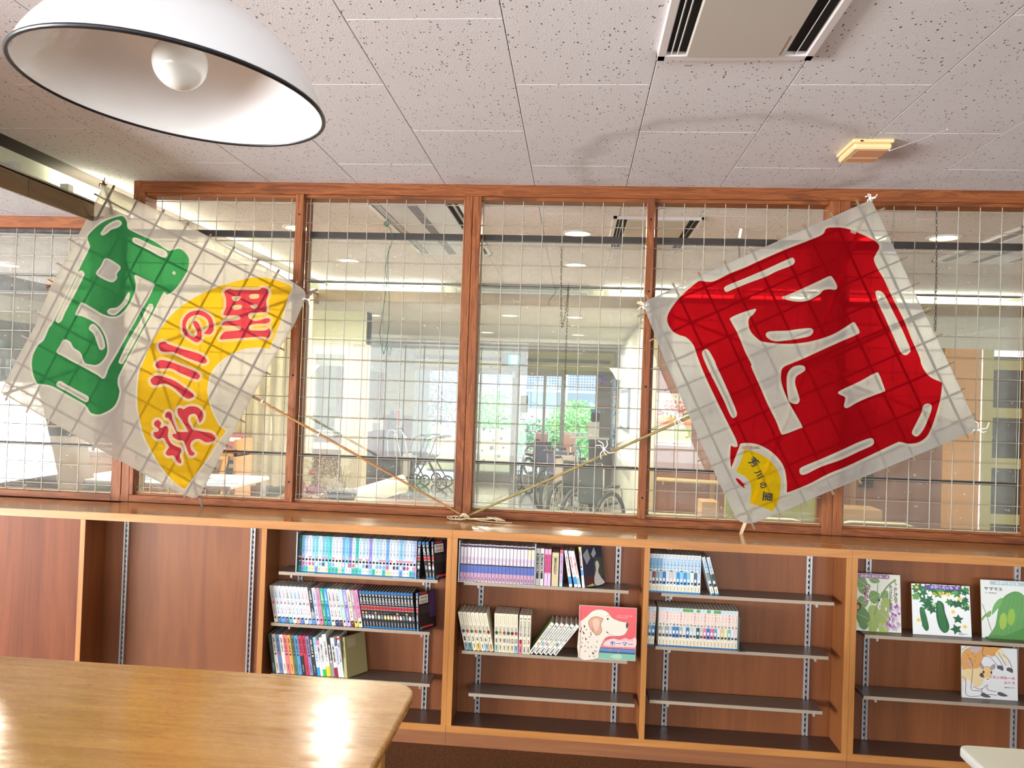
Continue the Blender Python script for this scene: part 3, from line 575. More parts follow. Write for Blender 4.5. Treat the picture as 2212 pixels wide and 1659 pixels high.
for i in range(6):
    book(.5345+i*.0216, .423, .0160, .172, .12, (236, 236, 226), 'slumped white comic with %s ring, %s of six beside dog picture book' % (['yellow', 'grey', 'pink', 'green', 'dark grey', 'pale green'][i], ORD[i]), 'six slumped comics beside the dog picture book', 34+i*.5, side=(90, 110, 60) if i == 0 else (232, 230, 222),
         texts=[('そらみちたんぽ', .44, .84, (110, 110, 104), .52), (str(i+4), .28, .38, [(240, 160, 90), (60, 130, 140), (200, 50, 90), (190, 200, 80), (60, 60, 60), (190, 200, 190)][i], .6), ('作画者', .03, .2, (50, 50, 50), .4)], blobs=[(.5, .90, .3, .028, [(230, 190, 110), (110, 120, 120), (220, 120, 130), (180, 200, 100), (90, 100, 110), (200, 210, 200)][i])])
# -- bay 4 top and second shelf
midD = [(210, 206, 196), (110, 60, 70), (120, 150, 170), (150, 170, 176), (20, 110, 180), (210, 206, 214), (190, 190, 190), (200, 200, 200), (20, 140, 206), (140, 190, 220), (40, 140, 206), (130, 190, 206), (220, 226, 226), (70, 100, 120), (190, 206, 226), (130, 140, 136), (30, 80, 70)]
def play(x, k, n, tilt, label):
    book(x, .734, .0146, .172, .112, (228, 234, 238), label, 'baseball comics, top shelf right of centre', tilt, bands=[(0, .045, (30, 120, 180)), (.045, .20, (238, 230, 206)), (.56, .585, (226, 226, 220) if n % 3 else (30, 130, 110)), (.22, .55, midD[k]), (.90, .98, (196, 202, 206)), (.62, .89, (130, 176, 206) if n < 10 else (190, 214, 230))],
         texts=[('プレイボール', .61, .89, (34, 84, 150), .66), (str(n), .55, .60, (40, 44, 40), .5), ('ちばあきお', .06, .18, (110, 100, 90), .3)], blobs=[(.45, .34, .36, .05, (220, 220, 222)), (.55, .27, .3, .03, (30, 34, 44))])
for k in range(15): play(1.047+k*.01535, k, k+6, 0, 'white and blue upright comic numbered %s, in short top row right of centre' % CARD[k+6])
play(1.326, 15, 21, -16, 'blue and white comic leaning left, first of two with dark gap before them'); play(1.3455, 16, 22, -15.5, 'blue and white comic leaning left, last of short top row right of centre')
topE = [(200, 220, 226)]*4; 
for k in range(26):
    n = k+1; x = 1.048+k*.0158 if k < 3 else 1.0975+(k-3)*.01515
    mc = [(150, 160, 150), (130, 160, 180), (30, 130, 190), (150, 150, 140), (200, 190, 170), (130, 160, 160), (190, 190, 210), (50, 130, 190), (60, 120, 180), (160, 176, 180), (220, 216, 206), (40, 120, 180), (200, 206, 200), (210, 214, 214), (16, 84, 110), (200, 190, 170), (220, 130, 170), (40, 110, 180), (224, 100, 160), (110, 150, 170), (220, 220, 222), (214, 190, 140), (240, 226, 150), (120, 190, 196), (230, 216, 222), (224, 210, 214)][k]
    red = n in (3, 6, 10, 14, 17, 20, 24)
    book(x, .496, .0146, .173, .112, (234, 226, 214), 'cream comic numbered %s with %s title, second shelf right of centre' % (CARD[n], 'bright red' if red else 'faded pink'), 'numbered baseball comics, second shelf right of centre', 2 if k < 3 else 0,
         bands=[(0, .04, (34, 110, 170)), (.04, .20, (238, 228, 200)), (.24, .52, mc), (.91, .99, (90, 160, 90) if n in (11, 12, 13, 15, 18, 20, 21) else (190, 214, 224))],
         texts=[('キャプテン', .62, .90, (206, 40, 60) if red else (232, 160, 160), .66), (str(n), .54, .60, (40, 44, 44), .55), ('ちばあきお', .06, .18, (120, 110, 96), .3)], blobs=[(.5, .38, .36, .05, (224, 224, 222)), (.5, .29, .4, .03, (50, 54, 60))])
# bookends
M_be = mat('grey_bookend_metal', (176, 186, 192), .35, .5)
def bookend(x, z, s, label, h=.19, m=M_be):
    "L of sheet steel: plate standing at x, foot running towards the books by s metres"
    g = G(); g.box(x-.001, x+.001, -.327, -.20, z+.0005, z+h, m); g.box(min(x, x+s), max(x, x+s), -.327, -.20, z+.0003, z+.0013, m); g.box(x-.0022, x+.0022, -.329, -.327, z, z+h, m)
    o = empty('bookend', (x, -.327, z), label, 'bookend', 'sheet metal bookends'); world_parent(g.build('plate'), o)
    g2 = G().box(min(x, x+s), max(x, x+s), -.3295, -.327, z+.0003, z+.004, m); world_parent(g2.build('rim'), o); return o
bookend(-.5745, .736, -.09*-1, 'grey metal bookend left of long top row, left bookcase')
bookend(-.0105, .736, -.105, 'grey metal bookend right of long top row, left bookcase', .05)
bookend(.1885, .736, .075, 'grey metal bookend left of the lilac comics in the third bay')
bookend(.536, .736, -.08, 'grey metal bookend right of the lilac comics in the third bay')
bookend(1.4475, .496, .03, 'dark green bookend right of the numbered baseball comics in the fourth bay', .15, mat('dark_green_metal', (80, 104, 100), .4, .4))
# ================================================================ picture books
def slab_book(x, y, z, w, h, lean, label, art, d=.004, rz=0, curl=0, nm='picture_book', group=None):
    "cover facing the room, foot on z, leaning back"
    o = empty(nm, (x, y, z), label, 'book', group); o.rotation_euler = (math.radians(-lean), 0, math.radians(rz))
    def F(u, v, k=0): return (u*w, -k - (curl*(1-v)**3 if curl else 0), v*h)
    g = G(); n = 10 if curl else 1
    for i in range(n):
        a, b = i/n, (i+1)/n; A = [Vector(F(0, a)), Vector(F(1, a)), Vector(F(1, b)), Vector(F(0, b))]; B = [q+Vector((0, d, 0)) for q in A]
        g.poly(A, cm((236, 236, 232))); g.poly(B[::-1], cm((236, 236, 232)))
        g.poly([A[0], A[3], B[3], B[0]], M_page); g.poly([A[1], B[1], B[2], A[2]], M_page)
        if i == 0: g.poly([A[0], B[0], B[1], A[1]], M_page)
        if i == n-1: g.poly([A[3], A[2], B[2], B[3]], M_page)
    g.build('cover', o); p = G()
    art(p, lambda k: (lambda u, v: F(u, v, .0004+.00012*k)))
    q = p.build('cover_print', o); return o
def shp(p, F, k, pts, c, sm=3, line=None, lw_=.006):
    pts = crom(pts, sm) if sm else pts
    fill2d([pts], F(k), cm(c), p)
    if line: ribbon(pts, lw_, F(k+.5), cm(line), p)
def stroke(p, F, k, pts, w, c, sm=4): ribbon(crom(pts, sm, False), w, F(k), cm(c), p, closed=False)
def leaf(p, F, k, x, y, l, w, a, c, vein=None):
    ca, sa = math.cos(a), math.sin(a); q = [(0, 0), (.25, .42), (.6, .4), (1, 0), (.6, -.4), (.25, -.42)]
    pts = crom([(x+l*u*ca-w*v*sa, y+l*u*sa+w*v*ca) for u, v in q], 2); fill2d([pts], F(k), cm(c), p)
    if vein: ribbon([(x, y), (x+l*.9*ca, y+l*.9*sa)], .006, F(k+.4), cm(vein), p, closed=False)
def star(p, F, k, x, y, r, c, a=0, n=5, inner=.45):
    fill2d([[(x+r*(1 if i % 2 == 0 else inner)*math.cos(a+PI*i/n), y+r*(1 if i % 2 == 0 else inner)*math.sin(a+PI*i/n)) for i in range(2*n)]], F(k), cm(c), p)
def art_dog(p, F):
    sq = lambda k, x0, y0, x1, y1, c: fill2d([[(x0, y0), (x1, y0), (x1, y1), (x0, y1)]], F(k), cm(c), p)
    sq(0, .005, .005, .995, .995, (222, 92, 98)); sq(1, .03, .21, .995, .36, (226, 130, 128)); sq(1, .3, .14, .995, .22, (92, 132, 186)); sq(1, .3, .11, .995, .15, (60, 84, 120)); sq(1.2, .3, .005, .995, .12, (128, 186, 160))
    shp(p, F, 2, [(.44, .26), (.5, .36), (.62, .40), (.72, .38), (.8, .42), (.9, .40), (.995, .44), (.995, .27), (.85, .255), (.6, .25)], (240, 206, 206))
    shp(p, F, 2, [(.56, .06), (.64, .10), (.74, .11), (.76, .04), (.66, .02)], (170, 210, 180), 3)
    shp(p, F, 3, [(.01, .005), (.01, .64), (.06, .72), (.14, .80), (.22, .89), (.32, .935), (.42, .93), (.50, .89), (.56, .81), (.62, .77), (.72, .735), (.80, .725), (.855, .70), (.865, .63), (.84, .56), (.80, .49), (.72, .455), (.62, .44), (.54, .44), (.47, .40), (.42, .31), (.38, .20), (.36, .10), (.34, .005)], (232, 222, 206), 3, (120, 96, 80), .005)
    shp(p, F, 5, [(.17, .70), (.22, .77), (.30, .80), (.38, .78), (.42, .76), (.38, .66), (.40, .54), (.36, .46), (.30, .46), (.22, .54), (.18, .62)], (216, 160, 134), 3, (104, 80, 66), .007)
    shp(p, F, 6, [(.24, .72), (.32, .76), (.36, .70), (.34, .58), (.30, .52), (.26, .60)], (224, 190, 168), 3)
    shp(p, F, 5, [(.815, .66), (.83, .71), (.86, .70), (.855, .63), (.835, .60)], (86, 66, 66), 3)
    p_ = ellipse(.50, .765, .014, .022, 8); fill2d([p_], F(6), cm((40, 34, 32)), p); fill2d([ellipse(.50, .51, .016, .012, 8)], F(6), cm((50, 40, 40)), p)
    stroke(p, F, 6, [(.48, .54), (.52, .49), (.60, .455), (.68, .45)], .006, (110, 84, 70)); stroke(p, F, 6, [(.47, .81), (.50, .835), (.53, .82)], .006, (120, 100, 84))
    rr = random.Random(5)
    for _ in range(34):
        x, y = rr.uniform(.03, .33), rr.uniform(.03, .58)
        if rr.random() < .8: fill2d([ellipse(x, y, .008, .018, 6, rr.uniform(-.6, .6))], F(5), cm((120, 96, 84)), p)
    for x, y in ((.09, .47), (.13, .36), (.03, .50), (.26, .10), (.1, .60)): fill2d([ellipse(x, y, .013, .026, 6, .3)], F(5.5), cm((60, 46, 44)), p)
    put_text(p, 'うみべのいえの犬', cm((230, 130, 140)), F(7), .64, .955, .365, .41); put_text(p, 'ホーマー', cm((40, 118, 170)), F(7), .55, .95, .265, .355, .02)
    put_text(p, 'エリシャ・クーパー 作・絵', cm((250, 226, 220)), F(7), .66, .92, .83, .855); put_text(p, 'きたやまようこ 訳', cm((250, 226, 220)), F(7), .66, .84, .795, .82)
    for x, y in ((.56, .17), (.70, .16)): stroke(p, F, 7, [(x, y-.03), (x+.01, y+.03)], .01, (220, 130, 120), 1)
    sq(8, .03, .005, .036, .995, (200, 80, 86))
slab_book(.742, -.318, .4235, .258, .232, 4, 'square picture book with big spotted dog on pink cover, propped on second shelf', art_dog, .012, group='picture books propped on the shelves')
def art_kudzu(p, F):
    sq = lambda k, x0, y0, x1, y1, c: fill2d([[(x0, y0), (x1, y0), (x1, y1), (x0, y1)]], F(k), cm(c), p)
    sq(0, .0, .0, 1, 1, (226, 226, 212)); rr = random.Random(11)
    G1, G2, G3 = (112, 148, 82), (150, 170, 90), (90, 128, 70)
    for x, y, l, w, a, c in [(.0, .92, .32, .26, -.5, G1), (.05, .72, .30, .24, .2, G1), (.0, .30, .34, .34, -.3, G3), (.05, .1, .3, .26, .3, G3), (.34, .30, .3, .34, -1.2, G2), (.5, .36, .3, .3, -.6, G2), (.3, .55, .26, .26, .4, G1), (.55, .5, .3, .3, -.3, G2), (.45, .45, .3, .3, -2.0, G2), (.02, .5, .26, .26, -.1, G1), (.3, .92, .26, .14, -.2, G1), (.6, .55, .2, .2, 1.0, G1), (.5, .14, .26, .3, -.4, (160, 186, 80)), (.35, .12, .2, .2, -1.4, G2)]: leaf(p, F, 1+rr.random(), x, y, l, w, a, c, (186, 196, 140))
    stroke(p, F, 3, [(.40, .28), (.52, .55), (.70, .78), (.90, .92)], .03, (120, 144, 84)); stroke(p, F, 3, [(.34, .1), (.30, .35), (.36, .5)], .012, (150, 160, 110)); stroke(p, F, 3, [(.48, .62), (.50, .84)], .018, (120, 144, 84))
    for _ in range(70):
        t = rr.random(); fill2d([ellipse(.235+rr.gauss(0, .035), .50+.3*t, .016, .014, 6)], F(4+t), cm(rr.choice([(150, 80, 110), (176, 130, 150), (120, 60, 84), (200, 180, 190)])), p)
    for _ in range(70):
        x = rr.gauss(.86, .08); y = .05+.42*rr.random(); x = min(x, .97); fill2d([ellipse(x-.25*(.4-y)*rr.random(), y, .035, .026, 7, rr.random()*3)], F(4+rr.random()), cm(rr.choice([(176, 150, 186), (200, 184, 206), (150, 80, 160), (190, 170, 196), (222, 210, 222)])), p)
    shp(p, F, 6, [(.0, .42), (.06, .5), (.13, .44), (.08, .36), (.0, .34)], (60, 44, 40), 2); shp(p, F, 6.5, [(.01, .41), (.05, .45), (.08, .40), (.03, .36)], (220, 130, 60), 2)
    fill2d([ellipse(.52, .545, .03, .022, 8)], F(6), cm((50, 60, 66)), p)
    sq(7, .0, .92, .72, .995, (150, 112, 150)); fill2d([ellipse(.71, .955, .055, .04, 12)], F(7.2), cm((150, 112, 150)), p)
    put_text(p, 'かがくのとも', cm((226, 214, 220)), F(8), .12, .60, .932, .985, .03); put_text(p, '6', cm((236, 226, 230)), F(8), .69, .73, .935, .98)
    put_text(p, 'くずのしげみで', cm((30, 34, 34)), F(8), .85, .935, .50, .90, .02, True); put_text(p, 'みつけたむしたち', cm((30, 34, 34)), F(8), .745, .82, .38, .82, .02, True)
PG = 'picture books propped on the shelves'
slab_book(1.972, -.262, .602, .194, .250, 7, 'picture book of kudzu leaves with mauve title band, leftmost on right bookcase', art_kudzu, group=PG)
def art_loofah(p, F):
    fill2d([[(0, 0), (1, 0), (1, 1), (0, 1)]], F(0), cm((232, 236, 236)), p); rr = random.Random(2)
    L = [(40, 110, 66), (30, 92, 56), (58, 130, 72), (100, 160, 80)]
    for _ in range(46):
        x = rr.random(); y = 1-rr.random()**1.4*.45
        star(p, F, 1+rr.random(), min(max(x, .07), .93), min(y, .93), rr.uniform(.06, .10), rr.choice(L), rr.random()*6, 5, .5)
    for x, y, r in ((.80, .64, .10), (.78, .34, .10), (.74, .14, .11), (.34, .50, .10), (.28, .62, .1), (.94, .56, .06), (.92, .74, .06)): star(p, F, 3, x, y, r, L[1], rr.random(), 5, .5)
    for pts in ([(.42, .62), (.47, .68), (.54, .62), (.56, .45), (.62, .22), (.60, .10), (.53, .06), (.46, .14), (.42, .3), (.41, .45)], [(.13, .50), (.17, .54), (.21, .48), (.25, .3), (.27, .14), (.24, .08), (.19, .12), (.15, .28)]):
        shp(p, F, 4, pts, (30, 96, 52), 3, (16, 60, 36), .006)
        cx = sum(q[0] for q in pts)/len(pts)
        for dx in (-.25, 0, .25): stroke(p, F, 5, [(pts[1][0]+dx*.06, pts[1][1]-.03), (cx+dx*.14, .34), (pts[6][0]+dx*.12, pts[6][1]+.03)], .008, (66, 136, 80))
    for x, y in ((.09, .93), (.82, .74), (.70, .48), (.10, .28), (.89, .20)): star(p, F, 6, x, y, .04, (240, 196, 60), x*7, 5, .7)
    fill2d([[(.23, .91), (.84, .91), (.84, .985), (.23, .985)]], F(6), cm((104, 70, 160)), p)
    put_text(p, 'かがくのとも', cm((226, 214, 240)), F(8), .33, .71, .922, .978, .03); put_text(p, '9', cm((240, 230, 250)), F(8), .76, .80, .925, .975); put_text(p, 'へちま', cm((246, 214, 50)), F(8), .34, .66, .77, .86, .03)
    put_text(p, '高橋清 さく', cm((70, 74, 74)), F(8), .78, .93, .04, .065)
slab_book(2.213, -.268, .602, .248, .218, 8, 'picture book with green loofah gourds and curling foot, middle one on right bookcase', art_loofah, .003, group=PG)
def art_moth(p, F):
    fill2d([[(0, 0), (1, 0), (1, 1), (0, 1)]], F(0), cm((224, 228, 226)), p)
    shp(p, F, 1, [(.14, .02), (.22, .12), (.30, .24), (.36, .48), (.44, .66), (.60, .78), (.80, .82), (.97, .70), (.99, .4), (.97, .1), (.8, .02), (.5, .04), (.3, .0)], (92, 150, 84), 3, (70, 120, 66), .006)
    shp(p, F, 2, [(.22, .40), (.26, .55), (.36, .66), (.46, .70), (.44, .60), (.34, .50)], (110, 166, 96), 3); shp(p, F, 2, [(.06, .0), (.3, .06), (.5, .06), (.99, .22), (.99, .0)], (76, 136, 66), 3)
    for x, y, c in ((.46, .30, (150, 184, 76)), (.64, .38, (140, 178, 72))): shp(p, F, 3, ellipse(x, y, .085, .15, 12, -.2), c, 1, (120, 156, 60), .005)
    stroke(p, F, 3, [(.02, .58), (.10, .40), (.20, .14), (.26, .06)], .014, (130, 140, 90)); stroke(p, F, 3, [(.10, .40), (.03, .34), (.0, .3)], .04, (120, 160, 90)); leaf(p, F, 3, .12, .36, .14, .1, .9, (130, 166, 100), (90, 130, 70))
    for a in range(5): stroke(p, F, 2, [(.35+.1*a, .08), (.5+.1*a, .5), (.6+.08*a, .74)], .004, (130, 176, 110))
    fill2d([[(.2, .92), (1, .92), (1, .985), (.2, .985)]], F(4), cm((170, 192, 200)), p); put_text(p, 'かがくのとも', cm((236, 240, 242)), F(8), .32, .82, .93, .98, .03)
    put_text(p, 'ヤママユ', cm((40, 46, 46)), F(8), .07, .46, .82, .88, .02); put_text(p, '文 新開孝', cm((140, 146, 146)), F(8), .08, .34, .765, .79)
slab_book(2.508, -.262, .602, .195, .250, 6, 'picture book with large green leaf and two cocoons, cut by right photo edge', art_moth, group=PG)
def art_roo(p, F):
    fill2d([[(0, 0), (1, 0), (1, 1), (0, 1)]], F(0), cm((232, 236, 240)), p); O = (222, 164, 96); C_ = (236, 214, 164); K = (96, 70, 66)
    shp(p, F, 1, [(.01, .55), (.01, .85), (.10, .95), (.22, .995), (.55, .995), (.50, .86), (.40, .80), (.34, .66), (.28, .55), (.12, .50)], O, 3)
    shp(p, F, 1.5, [(.20, .99), (.16, .90), (.28, .88), (.36, .995)], (200, 186, 190), 3); shp(p, F, 1.5, [(.10, .76), (.16, .66), (.20, .60), (.14, .62)], (190, 176, 184), 3)
    shp(p, F, 1.2, [(.50, .995), (.48, .86), (.56, .82), (.66, .92), (.72, .995)], O, 3); shp(p, F, 1.4, [(.60, .86), (.72, .995), (.80, .86), (.86, .72), (.80, .70), (.72, .82)], (240, 226, 196), 3)
    shp(p, F, 1.2, [(.02, .50), (.10, .56), (.20, .56), (.36, .58), (.40, .40), (.34, .25), (.24, .22), (.12, .36), (.02, .30)], C_, 3)
    for pts in ([(.40, .995), (.38, .84), (.52, .80), (.62, .68), (.66, .64)], [(.58, .88), (.68, .76), (.74, .64)], [(.66, .92), (.72, .80), (.80, .66)], [(.74, .88), (.84, .78), (.90, .64)],
                [(.20, .56), (.18, .36), (.17, .16), (.30, .15), (.42, .10)], [(.0, .40), (.07, .34), (.08, .05), (.34, .05)], [(.20, .22), (.34, .18), (.44, .26)], [(.46, .28), (.46, .18), (.62, .15)], [(.36, .20), (.36, .12)], [(.34, .06), (.5, .09), (.63, .08)], [(.12, .78), (.18, .70), (.20, .60)], [(.0, .92), (.10, .99)]): stroke(p, F, 3, pts, .009, K)
    for x, y, a in ((.69, .62, .0), (.86, .59, .0)): shp(p, F, 4, [(x-.05, y-.02), (x-.05, y+.03), (x+.02, y+.04), (x+.06, y), (x+.05, y-.06), (x, y-.04)], (92, 84, 92), 2)
    for x, y in ((.42, .06), (.72, .10)): shp(p, F, 4, [(x-.08, y), (x-.06, y+.05), (x+.02, y+.03), (x+.10, y-.02), (x, y-.03)], (92, 84, 92), 2, (30, 26, 30), .004)
    shp(p, F, 4, [(.32, .46), (.36, .50), (.41, .47), (.40, .41), (.34, .42)], (80, 72, 78), 2)
    shp(p, F, 5, [(.38, .56), (.42, .62), (.50, .62), (.54, .55), (.53, .45), (.50, .37), (.46, .345), (.42, .36), (.39, .44)], (236, 200, 140), 3, K, .005); shp(p, F, 5.6, [(.40, .385), (.455, .41), (.52, .385), (.50, .35), (.455, .335), (.41, .35)], (244, 238, 230), 2)
    for pts in ([(.40, .60), (.34, .70), (.33, .62), (.36, .58)], [(.51, .60), (.58, .68), (.60, .61), (.54, .57)]): shp(p, F, 4.5, pts, (176, 160, 166), 3, K, .005)
    for x in (.395, .53): fill2d([ellipse(x, .515, .016, .024, 8)], F(6), cm((24, 20, 20)), p)
    fill2d([[(.44, .39), (.485, .39), (.462, .365)]], F(6.5), cm((40, 30, 30)), p)
    for x, y in ((.10, .85), (.18, .88), (.15, .78), (.22, .74), (.23, .82)): stroke(p, F, 3, [(x, y), (x+.03, y-.04)], .006, K, 1)
    put_text(p, 'カンガルーの', cm((206, 84, 110)), F(8), .55, .95, .40, .455, .03); put_text(p, 'ふくろ', cm((206, 84, 110)), F(8), .75, .95, .31, .365, .03); put_text(p, '高野玲子 作', cm((120, 124, 130)), F(8), .76, .94, .23, .255)
slab_book(2.429, -.262, .336, .234, .222, 4, 'square picture book with kangaroo and joey, standing alone on lower shelf at right', art_roo, .006, group=PG)
# ================================================================ the two kites
YK = -.085
def zoomer(ox, oy, k): return lambda pts: [(ox+x*k, oy+y*k) for x, y in pts]
ZA = zoomer(0, 380, .25316); ZB = zoomer(0, 780, .25316); ZC = zoomer(240, 380, .24108); ZD = zoomer(240, 760, .24108)
ZE = zoomer(1380, 420, .22904); ZF = zoomer(1380, 780, .24108); ZG = zoomer(1780, 400, .22906); ZH = zoomer(1780, 780, .25322)
def kf(k): return lambda x, y: P(x, y, YK) + Vector((0, -.0006-.0004*k, 0))
M_cloth1 = cloth_mat('aged_kite_cotton', (224, 216, 204), .74); M_rim1 = cloth_mat('pale_kite_rim', (244, 238, 224), .74); M_kgreen = cloth_mat('kite_green_dye', (70, 158, 92), .74); M_kyel = cloth_mat('kite_yellow_dye', (244, 196, 44), .74); M_kred1 = cloth_mat('kite_rose_dye', (222, 76, 88), .74)
M_cloth2 = cloth_mat('new_kite_cotton', (232, 232, 228), .74); M_rim2 = cloth_mat('cream_kite_rim', (250, 246, 232), .74); M_kred2 = cloth_mat('kite_red_dye', (206, 22, 34), .74); M_kyel2 = cloth_mat('kite_bright_yellow_dye', (252, 216, 30), .74); M_ink = mat('black_ink', (22, 20, 20), .7)
CUT = {}
def kite(name, outline, label, mcl, cross, sticks, cutouts=None):
    lo = P(*cross, YK); root = empty(name, lo, label, 'kite', 'square bamboo kites on the lattice')
    g = G(); pts = [P(x, y, YK) for x, y in outline]; back = [p + Vector((0, .0006, 0)) for p in pts]
    sheet = world_parent(G().build('cloth'), root); CUT[root.name] = (sheet, [[tuple(p) for p in outline]], mcl)
    h = G(); r_ = [(x, y) for x, y in outline]; ribbon(r_, 4, kf(.3), mcl, h, side=1); world_parent(h.build('hem'), sheet); h = sheet.children[0]; h.matrix_parent_inverse = Matrix.Translation(lo).inverted() @ Matrix.Identity(4)
    h.matrix_parent_inverse = Matrix.Identity(4); h.parent = root; h.matrix_parent_inverse = Matrix.Translation(lo).inverted()
    for (a, b, w, m, dep, nm) in sticks:
        A, B = P(*a, YK) + Vector((0, dep, 0)), P(*b, YK) + Vector((0, dep, 0)); world_parent(G().bar(A, B, w, .004, m, (0, -1, 0)).build(nm), root)
    return root
DYE = []
def dye(root, name, contours, m, k, label=None, rim=None, rimw=5.5, over=None):
    "dyed area: cut out of whatever it lies on, so the cloth stays one layer"
    cs = [crom(c, 4) for c in contours]; o = world_parent(G().build(name), root); DYE.append((o, list(cs), m))
    if over is not None: DYE[over][1].extend(cs)
    else: CUT[root.name][1].extend(cs)
    if label: o['label'] = label
    if rim:
        g = G()
        for i, c in enumerate(cs):
            ar = sum(c[j][0]*c[(j+1) % len(c)][1]-c[(j+1) % len(c)][0]*c[j][1] for j in range(len(c)))
            ribbon(c, rimw, kf(.6), rim, g, side=(-1 if (ar > 0) == (i == 0) else 1))
        r2 = world_parent(g.build(name.replace('painted', 'unpainted')+'_rim' if 0 else 'pale_rim'), root)
    return o
ext = lambda a, b, t0, t1: ((a[0]+(b[0]-a[0])*t0, a[1]+(b[1]-a[1])*t0), (a[0]+(b[0]-a[0])*t1, a[1]+(b[1]-a[1])*t1))
st1 = []
for a, b in [((244, 405), (13, 860)), ((298, 430), (59, 886)), ((351, 458), (104, 913)), ((404, 485), (152, 938)), ((453, 511), (202, 967)), ((503, 538), (251, 993)), ((556, 563), (304, 1020)), ((600, 587), (351, 1047)), ((640, 612), (400, 1070))]:
    e_ = ext(a, b, -.012, 1.012); st1.append((*e_, .0105, M_bamboo_d, .0022, 'bamboo_strip'))
for a, b in [((208, 421), (657, 650)), ((180, 470), (633, 702)), ((153, 519), (607, 753)), ((127, 571), (577, 806)), ((101, 620), (550, 857)), ((75, 674), (522, 909)), ((50, 727), (493, 964)), ((28, 777), (464, 1013)), ((10, 824), (440, 1055))]:
    e_ = ext(a, b, -.014, 1.014); st1.append((*e_, .009, M_bamboo_d, .0066, 'bamboo_strip'))
st1 += [((222, 396), (436, 1100), .013, M_bamboo_d, .0110, 'bamboo_spar'), ((2, 852), (684, 625), .013, M_bamboo_d, .0155, 'bamboo_spar')]
k1 = kite('kite', [(224, 400), (348, 457), (500, 537), (600, 590), (635, 611), (652, 622), (659, 630), (661, 639), (657, 652), (635, 703), (590, 776), (545, 857), (490, 960), (440, 1055), (433, 1069), (425, 1075), (415, 1076), (395, 1068), (300, 1018), (200, 962), (100, 905), (1, 848), (28, 792), (75, 705), (110, 618), (150, 545), (190, 468)], 'large old square cotton kite with green lettering and yellow fan, left one', M_cloth1, (415, 1076), st1)
dye(k1, 'green_character', [
 ZA([(1050, 345), (1080, 385), (1088, 440), (1115, 465), (1200, 507), (1320, 562), (1420, 630), (1460, 637), (1530, 622), (1580, 655), (1612, 710), (1605, 790), (1570, 860), (1500, 960), (1430, 1012), (1406, 990), (1380, 1020), (1310, 1160), (1200, 1350), (1075, 1580)])
 + ZB([(1040, 70), (1008, 140), (1005, 200), (1020, 260), (1000, 340), (960, 400), (880, 445), (830, 455), (775, 440), (740, 385), (700, 355), (600, 300), (480, 230), (420, 205), (350, 195), (320, 190), (290, 130), (275, 60)])
 + ZA([(273, 1590), (280, 1540), (295, 1500), (330, 1440), (375, 1400), (420, 1300), (460, 1240), (600, 960), (700, 750), (762, 625), (766, 590), (750, 540), (760, 500), (830, 430), (900, 385), (1000, 350)]),
 ZA([(870, 470), (900, 430), (950, 395), (1000, 375), (1030, 385), (1040, 410), (1010, 440), (950, 460), (915, 490), (880, 508), (858, 495)]),
 ZA([(1130, 540), (1150, 525), (1210, 545), (1300, 590), (1400, 630), (1430, 665), (1415, 695), (1370, 690), (1280, 640), (1200, 600), (1140, 570)]),
 ZA([(905, 700), (1010, 755), (1030, 790), (1000, 835), (1000, 875), (960, 908), (890, 885), (820, 835), (860, 770)]),
 ZA([(1150, 845), (1230, 875), (1312, 915), (1315, 945), (1270, 1040), (1190, 1180), (1100, 1340), (1000, 1520)]) + ZB([(935, 50), (890, 150), (830, 118), (770, 85), (690, 42)]) + ZA([(600, 1575), (540, 1540), (482, 1505), (510, 1450), (545, 1395), (600, 1415), (630, 1465), (690, 1510), (722, 1590), (770, 1607), (830, 1610), (880, 1570), (915, 1500), (905, 1400), (870, 1320), (820, 1260), (740, 1215), (690, 1195), (642, 1185), (665, 1130), (697, 1080), (780, 1120), (880, 1180), (980, 1200), (1050, 1160), (1110, 1080), (1145, 1000), (1160, 930)]),
 ZA([(1095, 995), (1110, 1010), (1090, 1080), (1030, 1150), (980, 1190), (930, 1180), (915, 1155), (940, 1130), (1000, 1120), (1050, 1070)]),
 ZA([(770, 1275), (800, 1263), (840, 1300), (880, 1370), (898, 1450), (880, 1482), (850, 1480), (830, 1430), (800, 1350), (760, 1310)]),
 ZA([(700, 808), (720, 830), (715, 860), (640, 1010), (560, 1160), (530, 1230), (500, 1255), (478, 1240), (482, 1210), (560, 1050), (640, 890), (670, 820)]),
 ZA([(1285, 1090), (1308, 1105), (1300, 1150), (1200, 1330), (1090, 1530), (1050, 1600), (1022, 1600), (1017, 1570), (1100, 1400), (1200, 1230), (1260, 1110)]),
 ZB([(490, 180), (520, 170), (560, 195), (680, 260), (750, 300), (758, 330), (740, 350), (700, 335), (600, 275), (490, 215)]),
 ZA([(1470, 828), (1484, 812), (1500, 826), (1488, 846)])], M_kgreen, 2, rim=M_rim1, rimw=4.5)
dye(k1, 'yellow_fan', [ZC([(1618, 995), (1500, 942), (1350, 910), (1200, 925), (1000, 980), (850, 1040), (700, 1120), (560, 1230), (450, 1360), (360, 1500), (300, 1640)]) + ZD([(255, 180), (236, 350), (240, 500), (265, 640), (300, 760), (370, 900), (450, 1030), (560, 1160), (650, 1226), (662, 1226), (720, 1150), (860, 960), (960, 800), (1028, 712), (1020, 700), (970, 660), (920, 570), (880, 460), (862, 350), (880, 230), (930, 140), (1000, 70)]) + ZC([(1080, 1595), (1200, 1548), (1330, 1535), (1412, 1548), (1430, 1520), (1520, 1300), (1590, 1080)])], M_kyel, 2, rim=M_rim1, rimw=3.5)
